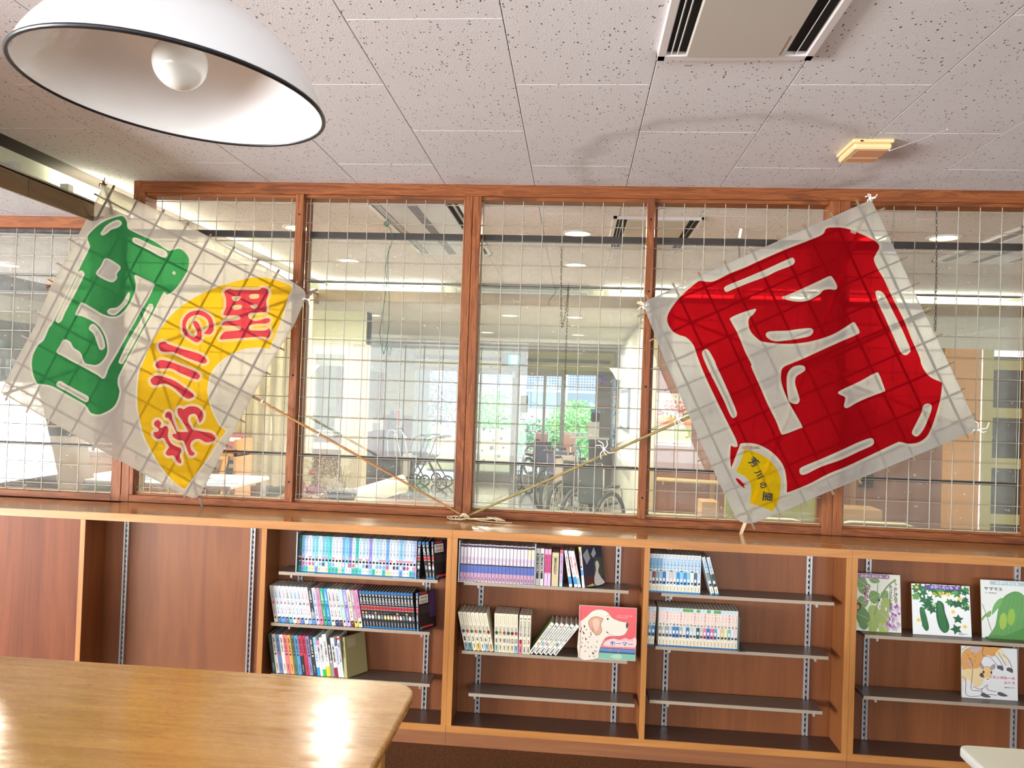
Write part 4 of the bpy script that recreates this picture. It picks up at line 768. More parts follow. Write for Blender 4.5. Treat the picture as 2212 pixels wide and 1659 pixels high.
reds = [[ZC([(1015, 1040), (1060, 1012), (1100, 1022), (1200, 1022), (1320, 1022), (1350, 1002), (1400, 1015), (1412, 1060), (1390, 1120), (1395, 1200), (1380, 1220), (1300, 1225), (1240, 1230), (1230, 1260), (1250, 1285), (1300, 1300), (1400, 1275), (1425, 1290), (1400, 1320), (1300, 1325), (1245, 1340), (1235, 1365), (1260, 1385), (1380, 1385), (1415, 1365), (1428, 1400), (1410, 1450), (1350, 1440), (1200, 1450), (1000, 1465), (975, 1455), (1000, 1415), (1030, 1395), (1140, 1385), (1165, 1365), (1140, 1345), (1010, 1340), (1000, 1325), (1030, 1305), (1140, 1290), (1160, 1270), (1130, 1250), (1020, 1250), (1010, 1225), (1030, 1180), (1030, 1100)]), ZC([(1080, 1090), (1120, 1075), (1165, 1085), (1150, 1110), (1110, 1125)]), ZC([(1245, 1065), (1320, 1060), (1320, 1095), (1250, 1100)]), ZC([(1090, 1165), (1165, 1155), (1165, 1190), (1100, 1200)]), ZC([(1245, 1162), (1300, 1152), (1312, 1172), (1280, 1190)])],
 [ZC([(650, 1280), (700, 1225), (780, 1205), (850, 1225), (905, 1280), (920, 1370), (895, 1415), (850, 1418), (832, 1408), (855, 1385), (878, 1350), (865, 1290), (820, 1255), (760, 1245), (700, 1275), (670, 1340), (690, 1410), (735, 1442), (762, 1435), (772, 1395), (745, 1345), (735, 1310), (760, 1300), (790, 1330), (810, 1390), (815, 1440), (795, 1480), (760, 1490), (700, 1455), (650, 1410), (638, 1340)])],
 [ZC([(430, 1500), (480, 1487), (520, 1510), (640, 1550), (780, 1590), (840, 1625), (860, 1660), (835, 1680), (790, 1670), (680, 1630), (560, 1580), (460, 1575), (430, 1540)])],
 [ZD([(400, 110), (440, 75), (520, 85), (640, 130), (760, 180), (795, 215), (780, 245), (740, 240), (620, 190), (540, 150), (450, 150), (410, 140)])],
 [ZD([(355, 250), (390, 220), (440, 215), (560, 255), (660, 320), (730, 370), (740, 400), (700, 420), (650, 400), (560, 320), (480, 285), (400, 300), (365, 285)])],
 [ZD([(390, 630), (420, 610), (450, 640), (440, 680), (490, 665), (515, 690), (510, 760), (540, 820), (590, 850), (620, 860), (630, 890), (615, 930), (630, 980), (620, 1000), (590, 980), (560, 930), (510, 930), (490, 905), (510, 870), (520, 850), (490, 800), (470, 770), (420, 780), (385, 750), (385, 720), (420, 715), (425, 690), (390, 660)])],
 [ZD([(485, 565), (510, 535), (540, 550), (550, 600), (580, 680), (600, 715), (690, 715), (680, 690), (640, 620), (600, 560), (598, 510), (630, 505), (650, 515), (700, 490), (770, 495), (820, 540), (825, 590), (795, 635), (780, 590), (750, 555), (700, 570), (690, 620), (720, 680), (740, 700), (820, 715), (900, 730), (935, 770), (915, 800), (850, 810), (790, 780), (740, 790), (710, 830), (720, 880), (750, 910), (730, 930), (700, 920), (680, 870), (650, 800), (600, 790), (555, 760), (555, 735), (585, 730), (560, 670), (520, 600), (490, 590)])]]
for c in reds: dye(k1, 'red_stroke', c, M_kred1, 4, rim=M_rim1, rimw=6, over=1)
M_bamboo_m = mat('tan_bamboo_strip', (128, 108, 80), .5)
st2 = []
for a, b in [((1398, 642), (1627, 1137)), ((1456, 617), (1684, 1110)), ((1511, 593), (1740, 1087)), ((1567, 569), (1798, 1062)), ((1625, 543), (1857, 1038)), ((1682, 517), (1917, 1013)), ((1740, 490), (1974, 989)), ((1797, 464), (2031, 966)), ((1853, 438), (2089, 941))]:
    e_ = ext(a, b, -.012, 1.014); st2.append((*e_, .0100, M_bamboo_m, .0022, 'bamboo_strip'))
for a, b in [((1385, 680), (1905, 452)), ((1410, 733), (1930, 503)), ((1435, 786), (1954, 558)), ((1459, 839), (1980, 613)), ((1484, 893), (2005, 669)), ((1509, 950), (2030, 725)), ((1536, 1006), (2054, 785)), ((1562, 1064), (2078, 842)), ((1588, 1116), (2102, 896))]:
    e_ = ext(a, b, -.014, 1.014); st2.append((*e_, .0085, M_bamboo_m, .0066, 'bamboo_strip'))
st2 += [((1886, 424), (1600, 1158), .015, M_bamboo_l, .0110, 'bamboo_spar'), ((1377, 652), (2120, 930), .012, M_bamboo_l, .0155, 'bamboo_spar')]
k2 = kite('kite', [(1391, 663), (1392, 656), (1397, 649), (1410, 643), (1500, 602), (1700, 512), (1878, 433), (1884, 436), (1900, 468), (1980, 640), (2047, 780), (2110, 918), (2112, 926), (2108, 930), (2000, 975), (1780, 1066), (1700, 1101), (1633, 1128), (1620, 1131), (1608, 1130), (1597, 1126), (1587, 1113), (1558, 1052), (1500, 925), (1437, 781)], 'large clean square cotton kite with big red lettering, right one', M_cloth2, (1608, 1131), st2)
dye(k2, 'red_character', [
 ZE([(580, 815), (650, 825), (720, 815), (860, 745), (1000, 690), (1130, 630), (1370, 525), (1640, 420), (1735, 375), (1770, 322), (1850, 312), (1950, 320), (2060, 355)]) + ZG([(250, 420), (370, 470), (460, 515), (512, 555), (518, 595), (490, 650), (470, 700), (500, 780), (560, 880), (620, 1010), (680, 1130), (760, 1290), (820, 1440), (900, 1620)]) + ZH([(830, 30), (870, 100), (920, 145), (1000, 182), (1005, 210), (990, 330), (950, 470), (915, 570), (870, 650), (800, 695), (720, 705), (650, 690), (610, 700), (400, 800), (200, 895), (40, 960)]) + ZF([(1550, 1088), (1430, 1140), (1335, 1176), (1326, 1165), (1325, 1080), (1300, 950), (1230, 850), (1140, 780), (1040, 740), (922, 737), (895, 780), (832, 945), (826, 945), (818, 860), (825, 762), (850, 770), (885, 762), (870, 700), (820, 600), (720, 400), (620, 190), (560, 50)]) + ZE([(550, 1520), (515, 1420), (450, 1350), (380, 1325), (320, 1290), (275, 1220), (270, 1150), (310, 1070), (370, 990), (450, 910), (540, 835)]),
 ZE([(805, 880), (840, 855), (1000, 790), (1200, 705), (1420, 605), (1460, 605), (1470, 635), (1440, 670), (1300, 725), (1200, 775), (1050, 830), (900, 890), (830, 920), (808, 905)]),
 ZE([(1345, 970), (1400, 950), (1560, 880), (1700, 815), (1800, 770), (1830, 790), (1860, 840), (1870, 880), (1850, 900), (1800, 895), (1740, 905), (1700, 945), (1600, 1000), (1500, 1012), (1400, 995)]),
 ZE([(865, 1165), (960, 1120), (1090, 1080), (1105, 1090), (1080, 1130), (1040, 1170), (1035, 1230), (1060, 1300), (1130, 1370), (1180, 1390), (1300, 1405), (1450, 1408), (1600, 1390), (1750, 1350), (1850, 1310), (1950, 1250), (2022, 1205), (2050, 1230), (2080, 1290), (2060, 1320), (1900, 1390), (1700, 1480), (1560, 1545), (1450, 1590)]) + ZF([(1290, 60), (1273, 130), (1280, 200), (1310, 290), (1350, 380), (1420, 500), (1465, 590), (1440, 605), (1300, 657), (1270, 640), (1230, 540), (1150, 380), (1090, 240), (1010, 60)]) + ZE([(1060, 1600), (1000, 1480), (930, 1310), (870, 1200)]),
 ZE([(1200, 1310), (1250, 1290), (1400, 1285), (1500, 1270), (1620, 1262), (1645, 1290), (1620, 1330), (1560, 1350), (1420, 1375), (1280, 1385), (1210, 1350)]),
 ZE([(596, 1500), (628, 1458), (665, 1480), (720, 1580)]) + ZF([(690, 30), (760, 180), (830, 340), (878, 465), (858, 508), (822, 490), (760, 350), (680, 190), (610, 50)]),
 ZF([(1330, 120), (1370, 60), (1430, 38), (1480, 45), (1490, 80), (1460, 105), (1410, 140), (1400, 200), (1420, 270), (1440, 340), (1430, 375), (1400, 385), (1350, 365), (1335, 320), (1325, 220)]),
 ZH([(120, 275), (150, 245), (300, 175), (440, 100), (470, 115), (500, 190), (520, 250), (500, 265), (380, 310), (280, 355), (200, 400), (170, 385), (180, 330), (175, 305)]),
 ZG([(485, 1010), (520, 995), (560, 1020), (600, 1090), (660, 1210), (740, 1370), (812, 1540), (800, 1585), (765, 1603), (720, 1570), (650, 1420), (570, 1240), (510, 1110)]),
 ZH([(845, 385), (880, 362), (915, 375), (915, 420), (890, 490), (850, 580), (800, 640), (765, 635), (750, 605), (780, 540), (830, 440)]),
 ZF([(1440, 970), (1480, 940), (1650, 870), (1830, 790), (1960, 730)]) + ZH([(395, 657), (425, 680), (410, 720), (300, 770), (150, 840), (20, 885)]) + ZF([(1600, 962), (1500, 1012), (1450, 1015)])], M_kred2, 2, rim=M_rim2, rimw=6)
dye(k2, 'yellow_fan', [ZF([(955, 795), (1060, 820), (1160, 880), (1230, 960), (1270, 1060), (1265, 1180), (1240, 1280), (1192, 1346), (1180, 1340), (1100, 1305), (1000, 1275), (997, 1260), (1005, 1190), (1000, 1100), (960, 1040), (880, 995), (874, 985), (910, 900), (945, 800)])], M_kyel2, 3)
dye(k2, 'red_leaf', [ZF([(868, 1050), (900, 1060), (935, 1095), (955, 1100), (940, 1115), (950, 1140), (920, 1120), (885, 1085)])], M_kred2, 3)
def refill(o, contours, m, k=0):
    g = G(); fill2d(contours, kf(k), m, g); me = g.mesh(o.name); old = o.data; o.data = me; bpy.data.meshes.remove(old)
for o, cs, m in DYE: refill(o, cs, m)
for sheet, cs, m in CUT.values(): refill(sheet, cs, m)
g = G()
for ch, cx, cy, w_, h_, a in (('芳', 1030, 906, 80, 84, -42), ('川', 1075, 1015, 72, 66, -62), ('の', 1112, 1112, 56, 58, -70), ('里', 1152, 1214, 84, 86, -98)):
    (px, py), = ZF([(cx, cy)]); w_ *= .241; h_ *= .241; vs, fs, _ = text_geo(ch, .03); a = math.radians(-a)
    g.raw([kf(4)(px + ((u-.5)*w_)*math.cos(a) + ((v-.5)*h_)*math.sin(a), py + ((u-.5)*w_)*math.sin(a) - ((v-.5)*h_)*math.cos(a)) for u, v in vs], fs, M_ink)
world_parent(g.build('brush_lettering'), k2)
# corner knots
def knot(px, py, root, m, n=4, s=.02, Y=YK+.01, seed=1, nm='tie_cord'):
    rr = random.Random(seed); c = P(px, py, Y); g = G()
    for i in range(n):
        a = 2*PI*i/n+rr.random(); l = s*(1+rr.random()); q = [c, c+Vector((math.cos(a)*l*.6, -.012, math.sin(a)*l*.6)), c+Vector((math.cos(a+.4)*l, -.004, math.sin(a+.4)*l))]
        g.tube(q, .0028, m, 5)
    g.ball(c, .008, m, 8, 5); return world_parent(g.build(nm), root)
knot(224, 397, k1, mat('brown_knot', (96, 58, 40), .8), 5, .015, seed=2); knot(668, 648, k1, M_wstring, 3, .02, seed=5); knot(105, 619, k1, mat('brown_knot', (96, 58, 40), .8), 3, .012, seed=4)
knot(1880, 428, k2, M_wstring, 6, .018, seed=1); knot(2112, 928, k2, M_wstring, 4, .03, seed=8); knot(1390, 664, k2, M_wstring, 4, .018, seed=9); knot(348, 457, k1, M_offw, 2, .008, seed=3)
# the two poles and their string
def pole(a, b, Ya, Yb, r0, r1, m, label, nodes):
    A, B = P(*a, Ya), P(*b, Yb); o = empty('bamboo_pole', A, label, 'pole', 'bamboo poles of the kites'); n = 14
    world_parent(G().tube([A.lerp(B, i/n) for i in range(n+1)], r0, m, 10, r1).build('cane'), o)
    for t in nodes:
        C_ = A.lerp(B, t); d = (B-A).normalized(); r = r0+(r1-r0)*t; world_parent(G().tube([C_-d*.002, C_+d*.002], r*1.22, m, 10).build('cane_node'), o)
    return o
p1 = pole((996, 1111), (104, 606), -.045, -.055, .0055, .0085, M_bamboo, 'brown bamboo pole sloping from the post foot up behind the left kite', (.15, .27, .4, .52, .65, .78, .9))
p2 = pole((1003, 1118), (2012, 667), -.045, -.055, .0058, .0085, wood('green_bamboo', (164, 146, 92), (128, 112, 66), 'x', .4, 2), 'greenish bamboo pole sloping from the post foot up behind the right kite', (.03, .14, .27, .38, .47, .6, .75, .9))
for x, y in ((567, 867), (689, 939)): 
    c = P(x, y, -.05); d = (P(996, 1111, -.045)-P(104, 606, -.055)).normalized(); world_parent(G().tube([c-d*.004, c+d*.004], .0105, M_wstring, 10).build('string_wrap'), p1)
for i, (x, y) in enumerate(((1305, 970), (1465, 903))): knot(x, y, p2, M_wstring, 6, .026, -.065, 20+i, 'string_bow')
rr = random.Random(12); g = G()
def coil(c, n, sx, sz, sy, turns, seed):
    r2 = random.Random(seed); pts = []
    for i in range(n):
        t = i/n*turns*2*PI; pts.append(c+Vector((math.cos(t)*sx*(.6+.4*r2.random()) + sx*1.4*(i/n-.5), sy*math.sin(t)*(.6+.4*r2.random()), abs(math.sin(t*.5+seed))*sz)))
    return pts
base = P(1003, 1118, -.06); base.z = .979
for c, a in ((base+Vector((-.03, -.02, 0)), (40, .04, .014, .02, 3, 1)), (base+Vector((.10, -.03, 0)), (60, .055, .016, .03, 4, 2)), (base+Vector((.165, -.04, 0)), (60, .03, .022, .022, 6, 3))): g.tube(coil(c, *a), .0022, M_string, 5)
g.tube([base+Vector((0, 0, .02)), base+Vector((.03, -.01, .006)), base+Vector((.09, -.03, .001)), base+Vector((.2, -.05, .0)), base+Vector((.24, -.045, .0))], .0022, M_string, 5)
for i in range(7): a = i*.9; g.tube([base+Vector((.02*math.cos(a), -.006, .006+.02*abs(math.sin(a)))), base+Vector((-.01*math.cos(a), -.012, .03)), base+Vector((.028*math.sin(a), -.004, .012))], .0022, M_string, 5)
tag(g.build('string_tangle'), 'tangle of natural string on counter where the two bamboo poles meet', 'string')
# twine and chains hanging on the wires
def hang(name, pts, m, label, cat, r=.0016, Y=.02, group=None):
    g = G(); g.tube([P(x, y, Y) for x, y in pts], r, m, 5); return tag(g.build(name), label, cat, group)
hang('green_twine', [(835, 485), (842, 492), (847, 505), (848, 515), (845, 530), (838, 545), (833, 580), (835, 600), (836, 604), (832, 640), (826, 680), (820, 720), (826, 755), (829, 765), (836, 740), (840, 700), (841, 640), (838, 600), (838, 560), (842, 530)], M_green_s, 'dark green twine loop hanging from the wire beside the left ceiling unit', 'twine')
g = bpy.data.objects['green_twine']; kk = G()
for i in range(6): a = i; kk.tube([P(835, 484, .02)+Vector((.012*math.cos(a), -.003, .012*math.sin(a))), P(835, 484, .02)+Vector((.014*math.cos(a+1.5), -.008, .014*math.sin(a+1.5))), P(836, 486, .02)+Vector((.010*math.cos(a+3), -.003, .012*math.sin(a+3)))], .0018, M_green_s, 5)
kk.build('knot', g)
hang('green_wire', [(1197, 618), (1201, 622), (1200, 632), (1190, 645), (1185, 652), (1188, 659)], M_green_s, 'short bent green wire hanging left of the double chain', 'wire')
def chain(pts, label, n, Y=.012):
    A = [P(x, y, Y) for x, y in pts]; L = [0]
    for i in range(1, len(A)): L.append(L[-1]+(A[i]-A[i-1]).length)
    o = empty('chain', A[0], label, 'chain', 'thin chains hanging on the lattice')
    for i in range(n):
        s_ = L[-1]*(i+.5)/n; j = max(k for k in range(len(L)-1) if L[k] <= s_); t = (s_-L[j])/(L[j+1]-L[j]); c = A[j].lerp(A[j+1], t); d = (A[j+1]-A[j]).normalized(); u = Vector((0, 1, 0)) if i % 2 else d.cross(Vector((0, 1, 0))).normalized(); l = L[-1]/n*.62
        pts2 = [c+d*(l*math.cos(a))+u*(.0038*math.sin(a)) for a in [2*PI*q/8 for q in range(9)]]
        world_parent(G().tube(pts2, .0011, M_chain, 4, cap=False).build('link'), o)
    return o
chain([(1213, 533), (1212, 640), (1214, 707), (1219, 690), (1226, 640), (1228, 613)], 'dark chain looped down between wires right of the centre post', 34)
chain([(1228, 620), (1224, 720), (1222, 780), (1221, 845)], 'dark chain hanging straight down beside the looped one', 30)
chain([(1597, 517), (1597, 556)], 'short dark chain on white tag above the right kite', 6); chain([(2023, 452), (2023, 560), (2022, 640), (2021, 715)], 'dark chain hanging right of the red kite', 34)
g = G(); g.bar(P(1601, 494, .012), P(1597, 514, .012), .012, .004, M_wstring, (0, -1, 0)); tag(g.build('paper_tag'), 'small white tag tied to the wire above the right kite', 'tag')
# ================================================================ ceiling items of the near room
def dome_lamp(c, tilt, label):
    o = empty('pendant_lamp', c, label, 'lamp', 'white enamel dome pendants'); o.rotation_euler = tilt
    R0 = .256; W1 = mat('white_enamel_outside', (226, 226, 228), .12, coat=.5); W2 = mat('white_enamel_inside', (244, 243, 242), .1, coat=.6)
    prof = [(R0*math.cos(a)**.9 if a < PI/2 else 0, .20*math.sin(a)) for a in [i*PI/2/16*.82 for i in range(17)]]
    prof = [(R0, .004), (R0-.003, .011), (R0*.965, .030), (R0*.90, .060), (R0*.81, .090), (R0*.69, .118), (R0*.55, .142), (R0*.41, .158), (R0*.28, .168), (.05, .176), (.03, .178)]
    prof = crom([(x, y) for x, y in prof], 3, False)
    G().lathe(prof, (0, 0, 0), W1, 64).build('lamp_shade', o); G().lathe([(r-.003 if r > .03 else r-.002, z-.003) for r, z in prof], (0, 0, 0), W2, 64).build('shade_lining', o)
    G().lathe([(R0+.004*math.cos(a), .004*math.sin(a)+.003) for a in [2*PI*i/10 for i in range(11)]], (0, 0, 0), mat('black_rim', (18, 18, 24), .35), 64).build('rim', o)
    G().ball((0, 0, .062), .047, mat('opal_bulb', (232, 234, 228), .15, coat=.4), 28, 18).lathe([(.024, .12), (.026, .14), (.024, .17)], (0, 0, 0), M_offw, 20).build('bulb', o)
    G().lathe([(.03, .155), (.036, .165), (.036, .174), (.026, .175)], (0, 0, 0), M_offw, 24).build('socket_cap', o)
    G().lathe([(.03, .178), (.05, .19), (.045, .25), (.008, .27)], (0, 0, 0), M_offw, 24).tube([(0, 0, .26), (0, 0, .55)], .004, mat('black_cord', (24, 24, 24), .6), 8).build('cord', o)
    return o
dome_lamp((-.032, -2.51, 2.10), (-.003, .070, 0), 'white dome pendant with black rim, large at upper left')
dome_lamp((1.70, -2.51, 2.10), (0, 0, 0), 'white dome pendant with black rim, cut off by right photo edge')
def cassette(x0, x1, y0, y1, z, label, dark=False, perf=False):
    o = empty('air_conditioner', (x0, y0, z), label, 'air conditioner', 'ceiling air conditioners'); wp = lambda q: world_parent(q, o)
    A = mat('cassette_frame_white', (232, 234, 240), .35) if perf else mat('cassette_frame', (214, 208, 206), .4); B = mat('cassette_grille', (190, 182, 172), .6); f = .026
    for a in ((x0, x1, y0, y0+.012), (x0, x1, y1-.012-.024, y1), (x0, x0+f, y0, y1), (x1-f, x1, y0, y1)): wp(bx('frame', *a, z-.018, z+.002, A, bev=.003))
    wp(bx('duct_recess', x0+.004, x1-.004, y0+.005, y1-.005, z-.004, z-.001, mat('duct_black', (12, 12, 12), .8)))
    gx0, gx1 = x0+.085, x1-.09; wp(bx('grille_panel', gx0, gx1, y0+.012, y1-.037, z-.022, z-.004, B if not perf else mat('cassette_panel_light', (214, 216, 224), .3), bev=.003))
    for s in (x0+.040, x0+.058, x1-.058): wp(G().box(-.0012, .0012, 0, (y1-y0)-.05, 0, .016, A, Matrix.Translation((s, y0+.012, z-.016)) @ Matrix.Rotation(math.radians(25), 4, 'Y')).build('louvre'))
    if perf:
        pg = G(); m_ = mat('perforation_dark', (96, 100, 108), .7)
        for i in range(5):
            for j in range(int((y1-y0-.1)/.014)): pg.box(gx0+.15+i*.012, gx0+.157+i*.012, y0+.05+j*.014, y0+.058+j*.014, z-.0232, z-.0222, m_)
        wp(pg.build('perforated_strip'))['kind'] = 'stuff'
    else:
        wp(bx('label_strip', gx1-.018, gx1-.014, y1-.17, y1-.05, z-.0224, z-.022, mat('label_brown', (150, 110, 100), .6)))
    return o
cassette(.905, 1.368, -2.9, -1.45, 2.65, 'beige ceiling air conditioner panel with dark side slots, at top of photo')
cassette(-.51, .038, .32, 1.86, 2.65, 'white ceiling air conditioner beyond the lattice, left of centre post', perf=True)
cassette(.874, 1.40, .62, 1.55, 2.65, 'smaller beige ceiling air conditioner beyond the lattice, right of centre post')
cassette(3.16, 3.72, .70, 1.80, 2.65, 'ceiling air conditioner beyond the lattice at right photo edge', perf=True)
# receiver box with aerial
ob = empty('ceiling_receiver', (1.84, -.62, 2.65), 'small cream plastic receiver box with rod aerial on the ceiling', 'receiver'); wp = lambda q: world_parent(q, ob)
M_rx = mat('yellowed_plastic', (236, 210, 156), .45)
wp(bx('back_plate', 1.748, 1.905, -.715, -.515, 2.636, 2.65, M_rx, bev=.003)); wp(bx('cover', 1.754, 1.899, -.709, -.521, 2.612, 2.636, M_rx, bev=.006)); wp(bx('label_plate', 1.775, 1.888, -.69, -.54, 2.6110, 2.6119, mat('peach_label', (222, 160, 120), .6)))
wp(bx('label_band', 1.776, 1.887, -.60, -.585, 2.6105, 2.6109, M_rx)); wp(G().lathe([(0, 0), (.006, 0), (.006, .004), (0, .004)], (1.892, -.70, 2.606), M_steel, 10).tube([(1.892, -.70, 2.606), (1.99, -.96, 2.60)], .0022, M_steel, 6).ball((1.99, -.96, 2.60), .0045, M_steel, 8, 5).build('aerial'))
wp(bx('slot', 1.775, 1.787, -.7155, -.7150, 2.638, 2.644, M_black))
# ================================================================ tables of the near room
M_table = wood('varnished_pine', (222, 168, 92), (196, 138, 68), 'x', .2, 1.1, coat=.5)
def table(x0, x1, y0, y1, zt, th, r, m, me, label, legs, scuff=0):
    o = empty('table', (x1, y1, 0), label, 'table', 'tables in the near room'); g = G()
    def outline(d):
        out = []
        for cx, cy, a0 in ((x1-r, y1-r, 0), (x0+r, y1-r, 90), (x0+r, y0+r, 180), (x1-r, y0+r, 270)):
            for i in range(9): a = math.radians(a0+i*11.25); out.append((cx+(r-d)*math.cos(a), cy+(r-d)*math.sin(a)))
        return out
    rings = [(outline(.006), zt), (outline(.0015), zt-.002), (outline(0), zt-.007), (outline(0), zt-th+.006), (outline(.005), zt-th)]
    vs = [(x, y, z) for ol, z in rings for x, y in ol]; n = 36
    g.raw(vs, [(i*n+j, i*n+(j+1) % n, (i+1)*n+(j+1) % n, (i+1)*n+j)[::-1] for i in range(4) for j in range(n)], me, True); g.raw(vs[:n], [tuple(range(n))], m); g.raw(vs[-n:], [tuple(range(n))[::-1]], me)
    world_parent(g.build('tabletop'), o)
    world_parent(G().box(x0+.10, x1-.10, y0+.08, y0+.10, zt-th-.08, zt-th, me).box(x0+.10, x1-.10, y1-.10, y1-.08, zt-th-.08, zt-th, me).box(x0+.08, x0+.10, y0+.08, y1-.08, zt-th-.08, zt-th, me).box(x1-.10, x1-.08, y0+.08, y1-.08, zt-th-.08, zt-th, me).build('apron'), o)
    for x, y in legs: world_parent(G().box(x-.03, x+.03, y-.03, y+.03, 0, zt-th, me, bev=.006).build('leg'), o)
    return o
table(-1.75, .252, -2.75, -1.525, .72, .032, .085, M_table, M_table, 'large varnished pine table with rounded worn corner, at bottom left', [(.15, -1.64), (-1.65, -1.64), (.15, -2.65), (-1.65, -2.65)])
m = M_table; b = m.node_tree.nodes['Principled BSDF']; gq = nd(m, 'ShaderNodeNewGeometry')
wear = noise(m, pos(m, (1, 6, 6)), 6, 6, .75); lk(m, ramp(m, wear, [(.4, (.14, .14, .14, 1)), (.62, (.42, .42, .42, 1))]), b.inputs['Roughness'])
bump(m, wear, .12, .0015)
table(1.74, 3.3, -2.7, -1.645, .70, .028, .03, mat('white_laminate_top', (236, 236, 214), .35), mat('white_table_edge', (214, 214, 208), .5), 'white laminate table top, only its corner visible at bottom right', [(1.84, -1.75), (3.2, -1.75), (1.84, -2.6), (3.2, -2.6)])
# ================================================================ the lobby beyond the lattice
M_beige = mat('beige_green_wall', (206, 204, 164), .7); M_brownw = wood('lobby_brown_panel', (150, 100, 72), (128, 82, 58), 'z', .3, .4); M_orange = wood('lobby_orange_panel', (216, 160, 116), (200, 144, 100), 'z', .4, .4)
M_alu = mat('grey_aluminium_frame', (140, 140, 132), .4, .4); M_winw = mat('brown_window_frame', (140, 84, 58), .5)
struct(bx('wall_right', 1.38, 1.46, 3.44, 10.45, 0, 2.45, M_wallw)); struct(bx('wall_right', 1.38, 1.44, 3.38, 3.44, 0, 2.45, mat('beige_pillar', (200, 186, 150), .6)))
struct(bx('wall_far_side', 6.4, 6.5, 3.4, 10.5, 0, 2.5, M_wallw)) if 0 else None
struct(bx('wall_right', 1.44, 4.0, 3.40, 3.46, 0, 2.16, M_brownw)); struct(bx('wall_right', 1.44, 7.4, 3.40, 3.46, 2.16, 2.45, M_wallw))
for i, x in enumerate((1.95, 2.62, 3.2)): struct(bx('trim_%d' % (5+i), x, x+.05, 3.385, 3.40, 0, 2.16, wood('lobby_post', (176, 130, 84), (150, 108, 66), 'z', .4, .5)))
struct(bx('wall_right', 4.0, 4.32, 3.40, 3.46, 0, 2.16, mat('orange_light_in_paint', (226, 164, 96), .5)))  # orange light on this wood is put into its base colour
# glazed door with cream frame at the right edge
dr = struct(bx('door_1', 4.40, 6.2, 3.42, 3.44, .05, 2.1, mat('dark_glass', (60, 64, 56), .06)))
M_cf = mat('cream_green_frame', (196, 190, 130), .5)
for a in ((4.34, 4.42, 0, 2.16), (5.0, 5.06, 0, 2.16), (6.2, 6.3, 0, 2.16)): bx('door_stile', a[0], a[1], 3.39, 3.42, a[2], a[3], M_cf, dr)
for z in (.60, 1.10, 1.55, 1.98): bx('door_rail', 4.40, 6.2, 3.395, 3.42, z, z+.09, M_cf, dr)
# louvred cabinet door
for j, (z0, z1) in enumerate(((1.12, 1.34), (.88, 1.08))):
    g = G()
    for i in range(8): g.box(3.28, 3.40, 3.380, 3.40, z0+(z1-z0)*i/8, z0+(z1-z0)*i/8+.012, mat('slot_shadow', (40, 26, 18), .8))
    o = g.build('louvre_vent'); tag(o, ['upper row of dark louvre slots in brown wall at right', 'lower row of dark louvre slots in brown wall at right'][j], 'vent', 'louvres in the lobby wall')
hr = empty('handrail', P(1400, 1035, 3.34), 'long pale tube handrail along brown lobby wall behind right kite', 'handrail')
world_parent(G().tube([(1.46, 3.32, .88), (2.05, 3.32, .87), (2.09, 3.34, .87), (2.10, 3.40, .87)], .019, M_cream, 10).build('rail'), hr)
for x in (1.52, 1.85): world_parent(G().tube([(x, 3.32, .87), (x, 3.33, .83), (x, 3.40, .83)], .008, M_steel, 8).build('bracket'), hr)
# poster
po = empty('poster', P(1417, 962, 3.395), 'flowery pink and green paper poster on brown wall, left of right kite', 'poster')
def PQ(u, v, k=0): return P(1417+78*u+(1-v)*-2, 848+4*u+(1-v)*113, 3.392-.0006*k)
g = G(); A = [PQ(0, 0), PQ(1, 0), PQ(1, 1), PQ(0, 1)]; g.poly(A, cm((222, 220, 210))); world_parent(g.build('sheet'), po)
g = G(); F = lambda k: (lambda u, v: PQ(u, v, 1+k)); q = lambda k, x0, y0, x1, y1, c: fill2d([[(x0, y0), (x1, y0), (x1, y1), (x0, y1)]], F(k), cm(c), g)
for i in range(46):
    u = R.random(); v = R.uniform(.72, .98)
    if .2 < u < .85 and v < .88: continue
    fill2d([ellipse(u*.94+.03, v, .02, .016, 6, R.random()*3)], F(0), cm(R.choice([(120, 150, 110), (230, 170, 170), (150, 180, 150), (236, 200, 140)])), g)
put_text(g, 'ささえあい', cm((206, 74, 84)), F(2), .26, .84, .80, .87, .03)
for i in range(4): fill2d([ellipse(.31+.155*i, .735, .075, .048, 14)], F(1), cm((214, 74, 84)), g)
put_text(g, 'ポイント', cm((240, 236, 230)), F(2), .25, .84, .705, .765, .03); put_text(g, '募集', cm((214, 84, 84)), F(2), .46, .80, .63, .685, .03)
fill2d([ellipse(.12, .62, .08, .05, 14)], F(1), cm((210, 70, 80)), g); put_text(g, '参加', cm((244, 236, 230)), F(2), .06, .18, .60, .64)
for i in range(6): q(1, .2+.11*i, .54, .22+.11*i, .60, R.choice([(90, 110, 140), (170, 90, 80), (90, 130, 80)])); fill2d([ellipse(.21+.11*i, .612, .016, .014, 7)], F(1), cm((90, 70, 60)), g)
fill2d([[(0, .46)]+[(i/8, .52+.03*math.sin(i*PI/8)) for i in range(9)]+[(1, .46)]], F(.5), cm((226, 180, 96)), g)
q(1, .0, .40, 1, .46, (222, 120, 96)); q(1, .0, .36, 1, .39, (196, 206, 150)); q(1, .02, .10, .48, .35, (222, 206, 170)); q(1, .52, .10, .98, .35, (190, 204, 120))
for j in range(6): q(2, .05, .31-.035*j, .44-.1*(j % 2), .316-.035*j, (150, 120, 90)); q(2, .56, .31-.035*j, .94-.12*(j % 2), .316-.035*j, (110, 130, 80))
put_text(g, '事務局　電話受付', cm((60, 60, 60)), F(2), .04, .9, .03, .06); world_parent(g.build('print'), po)
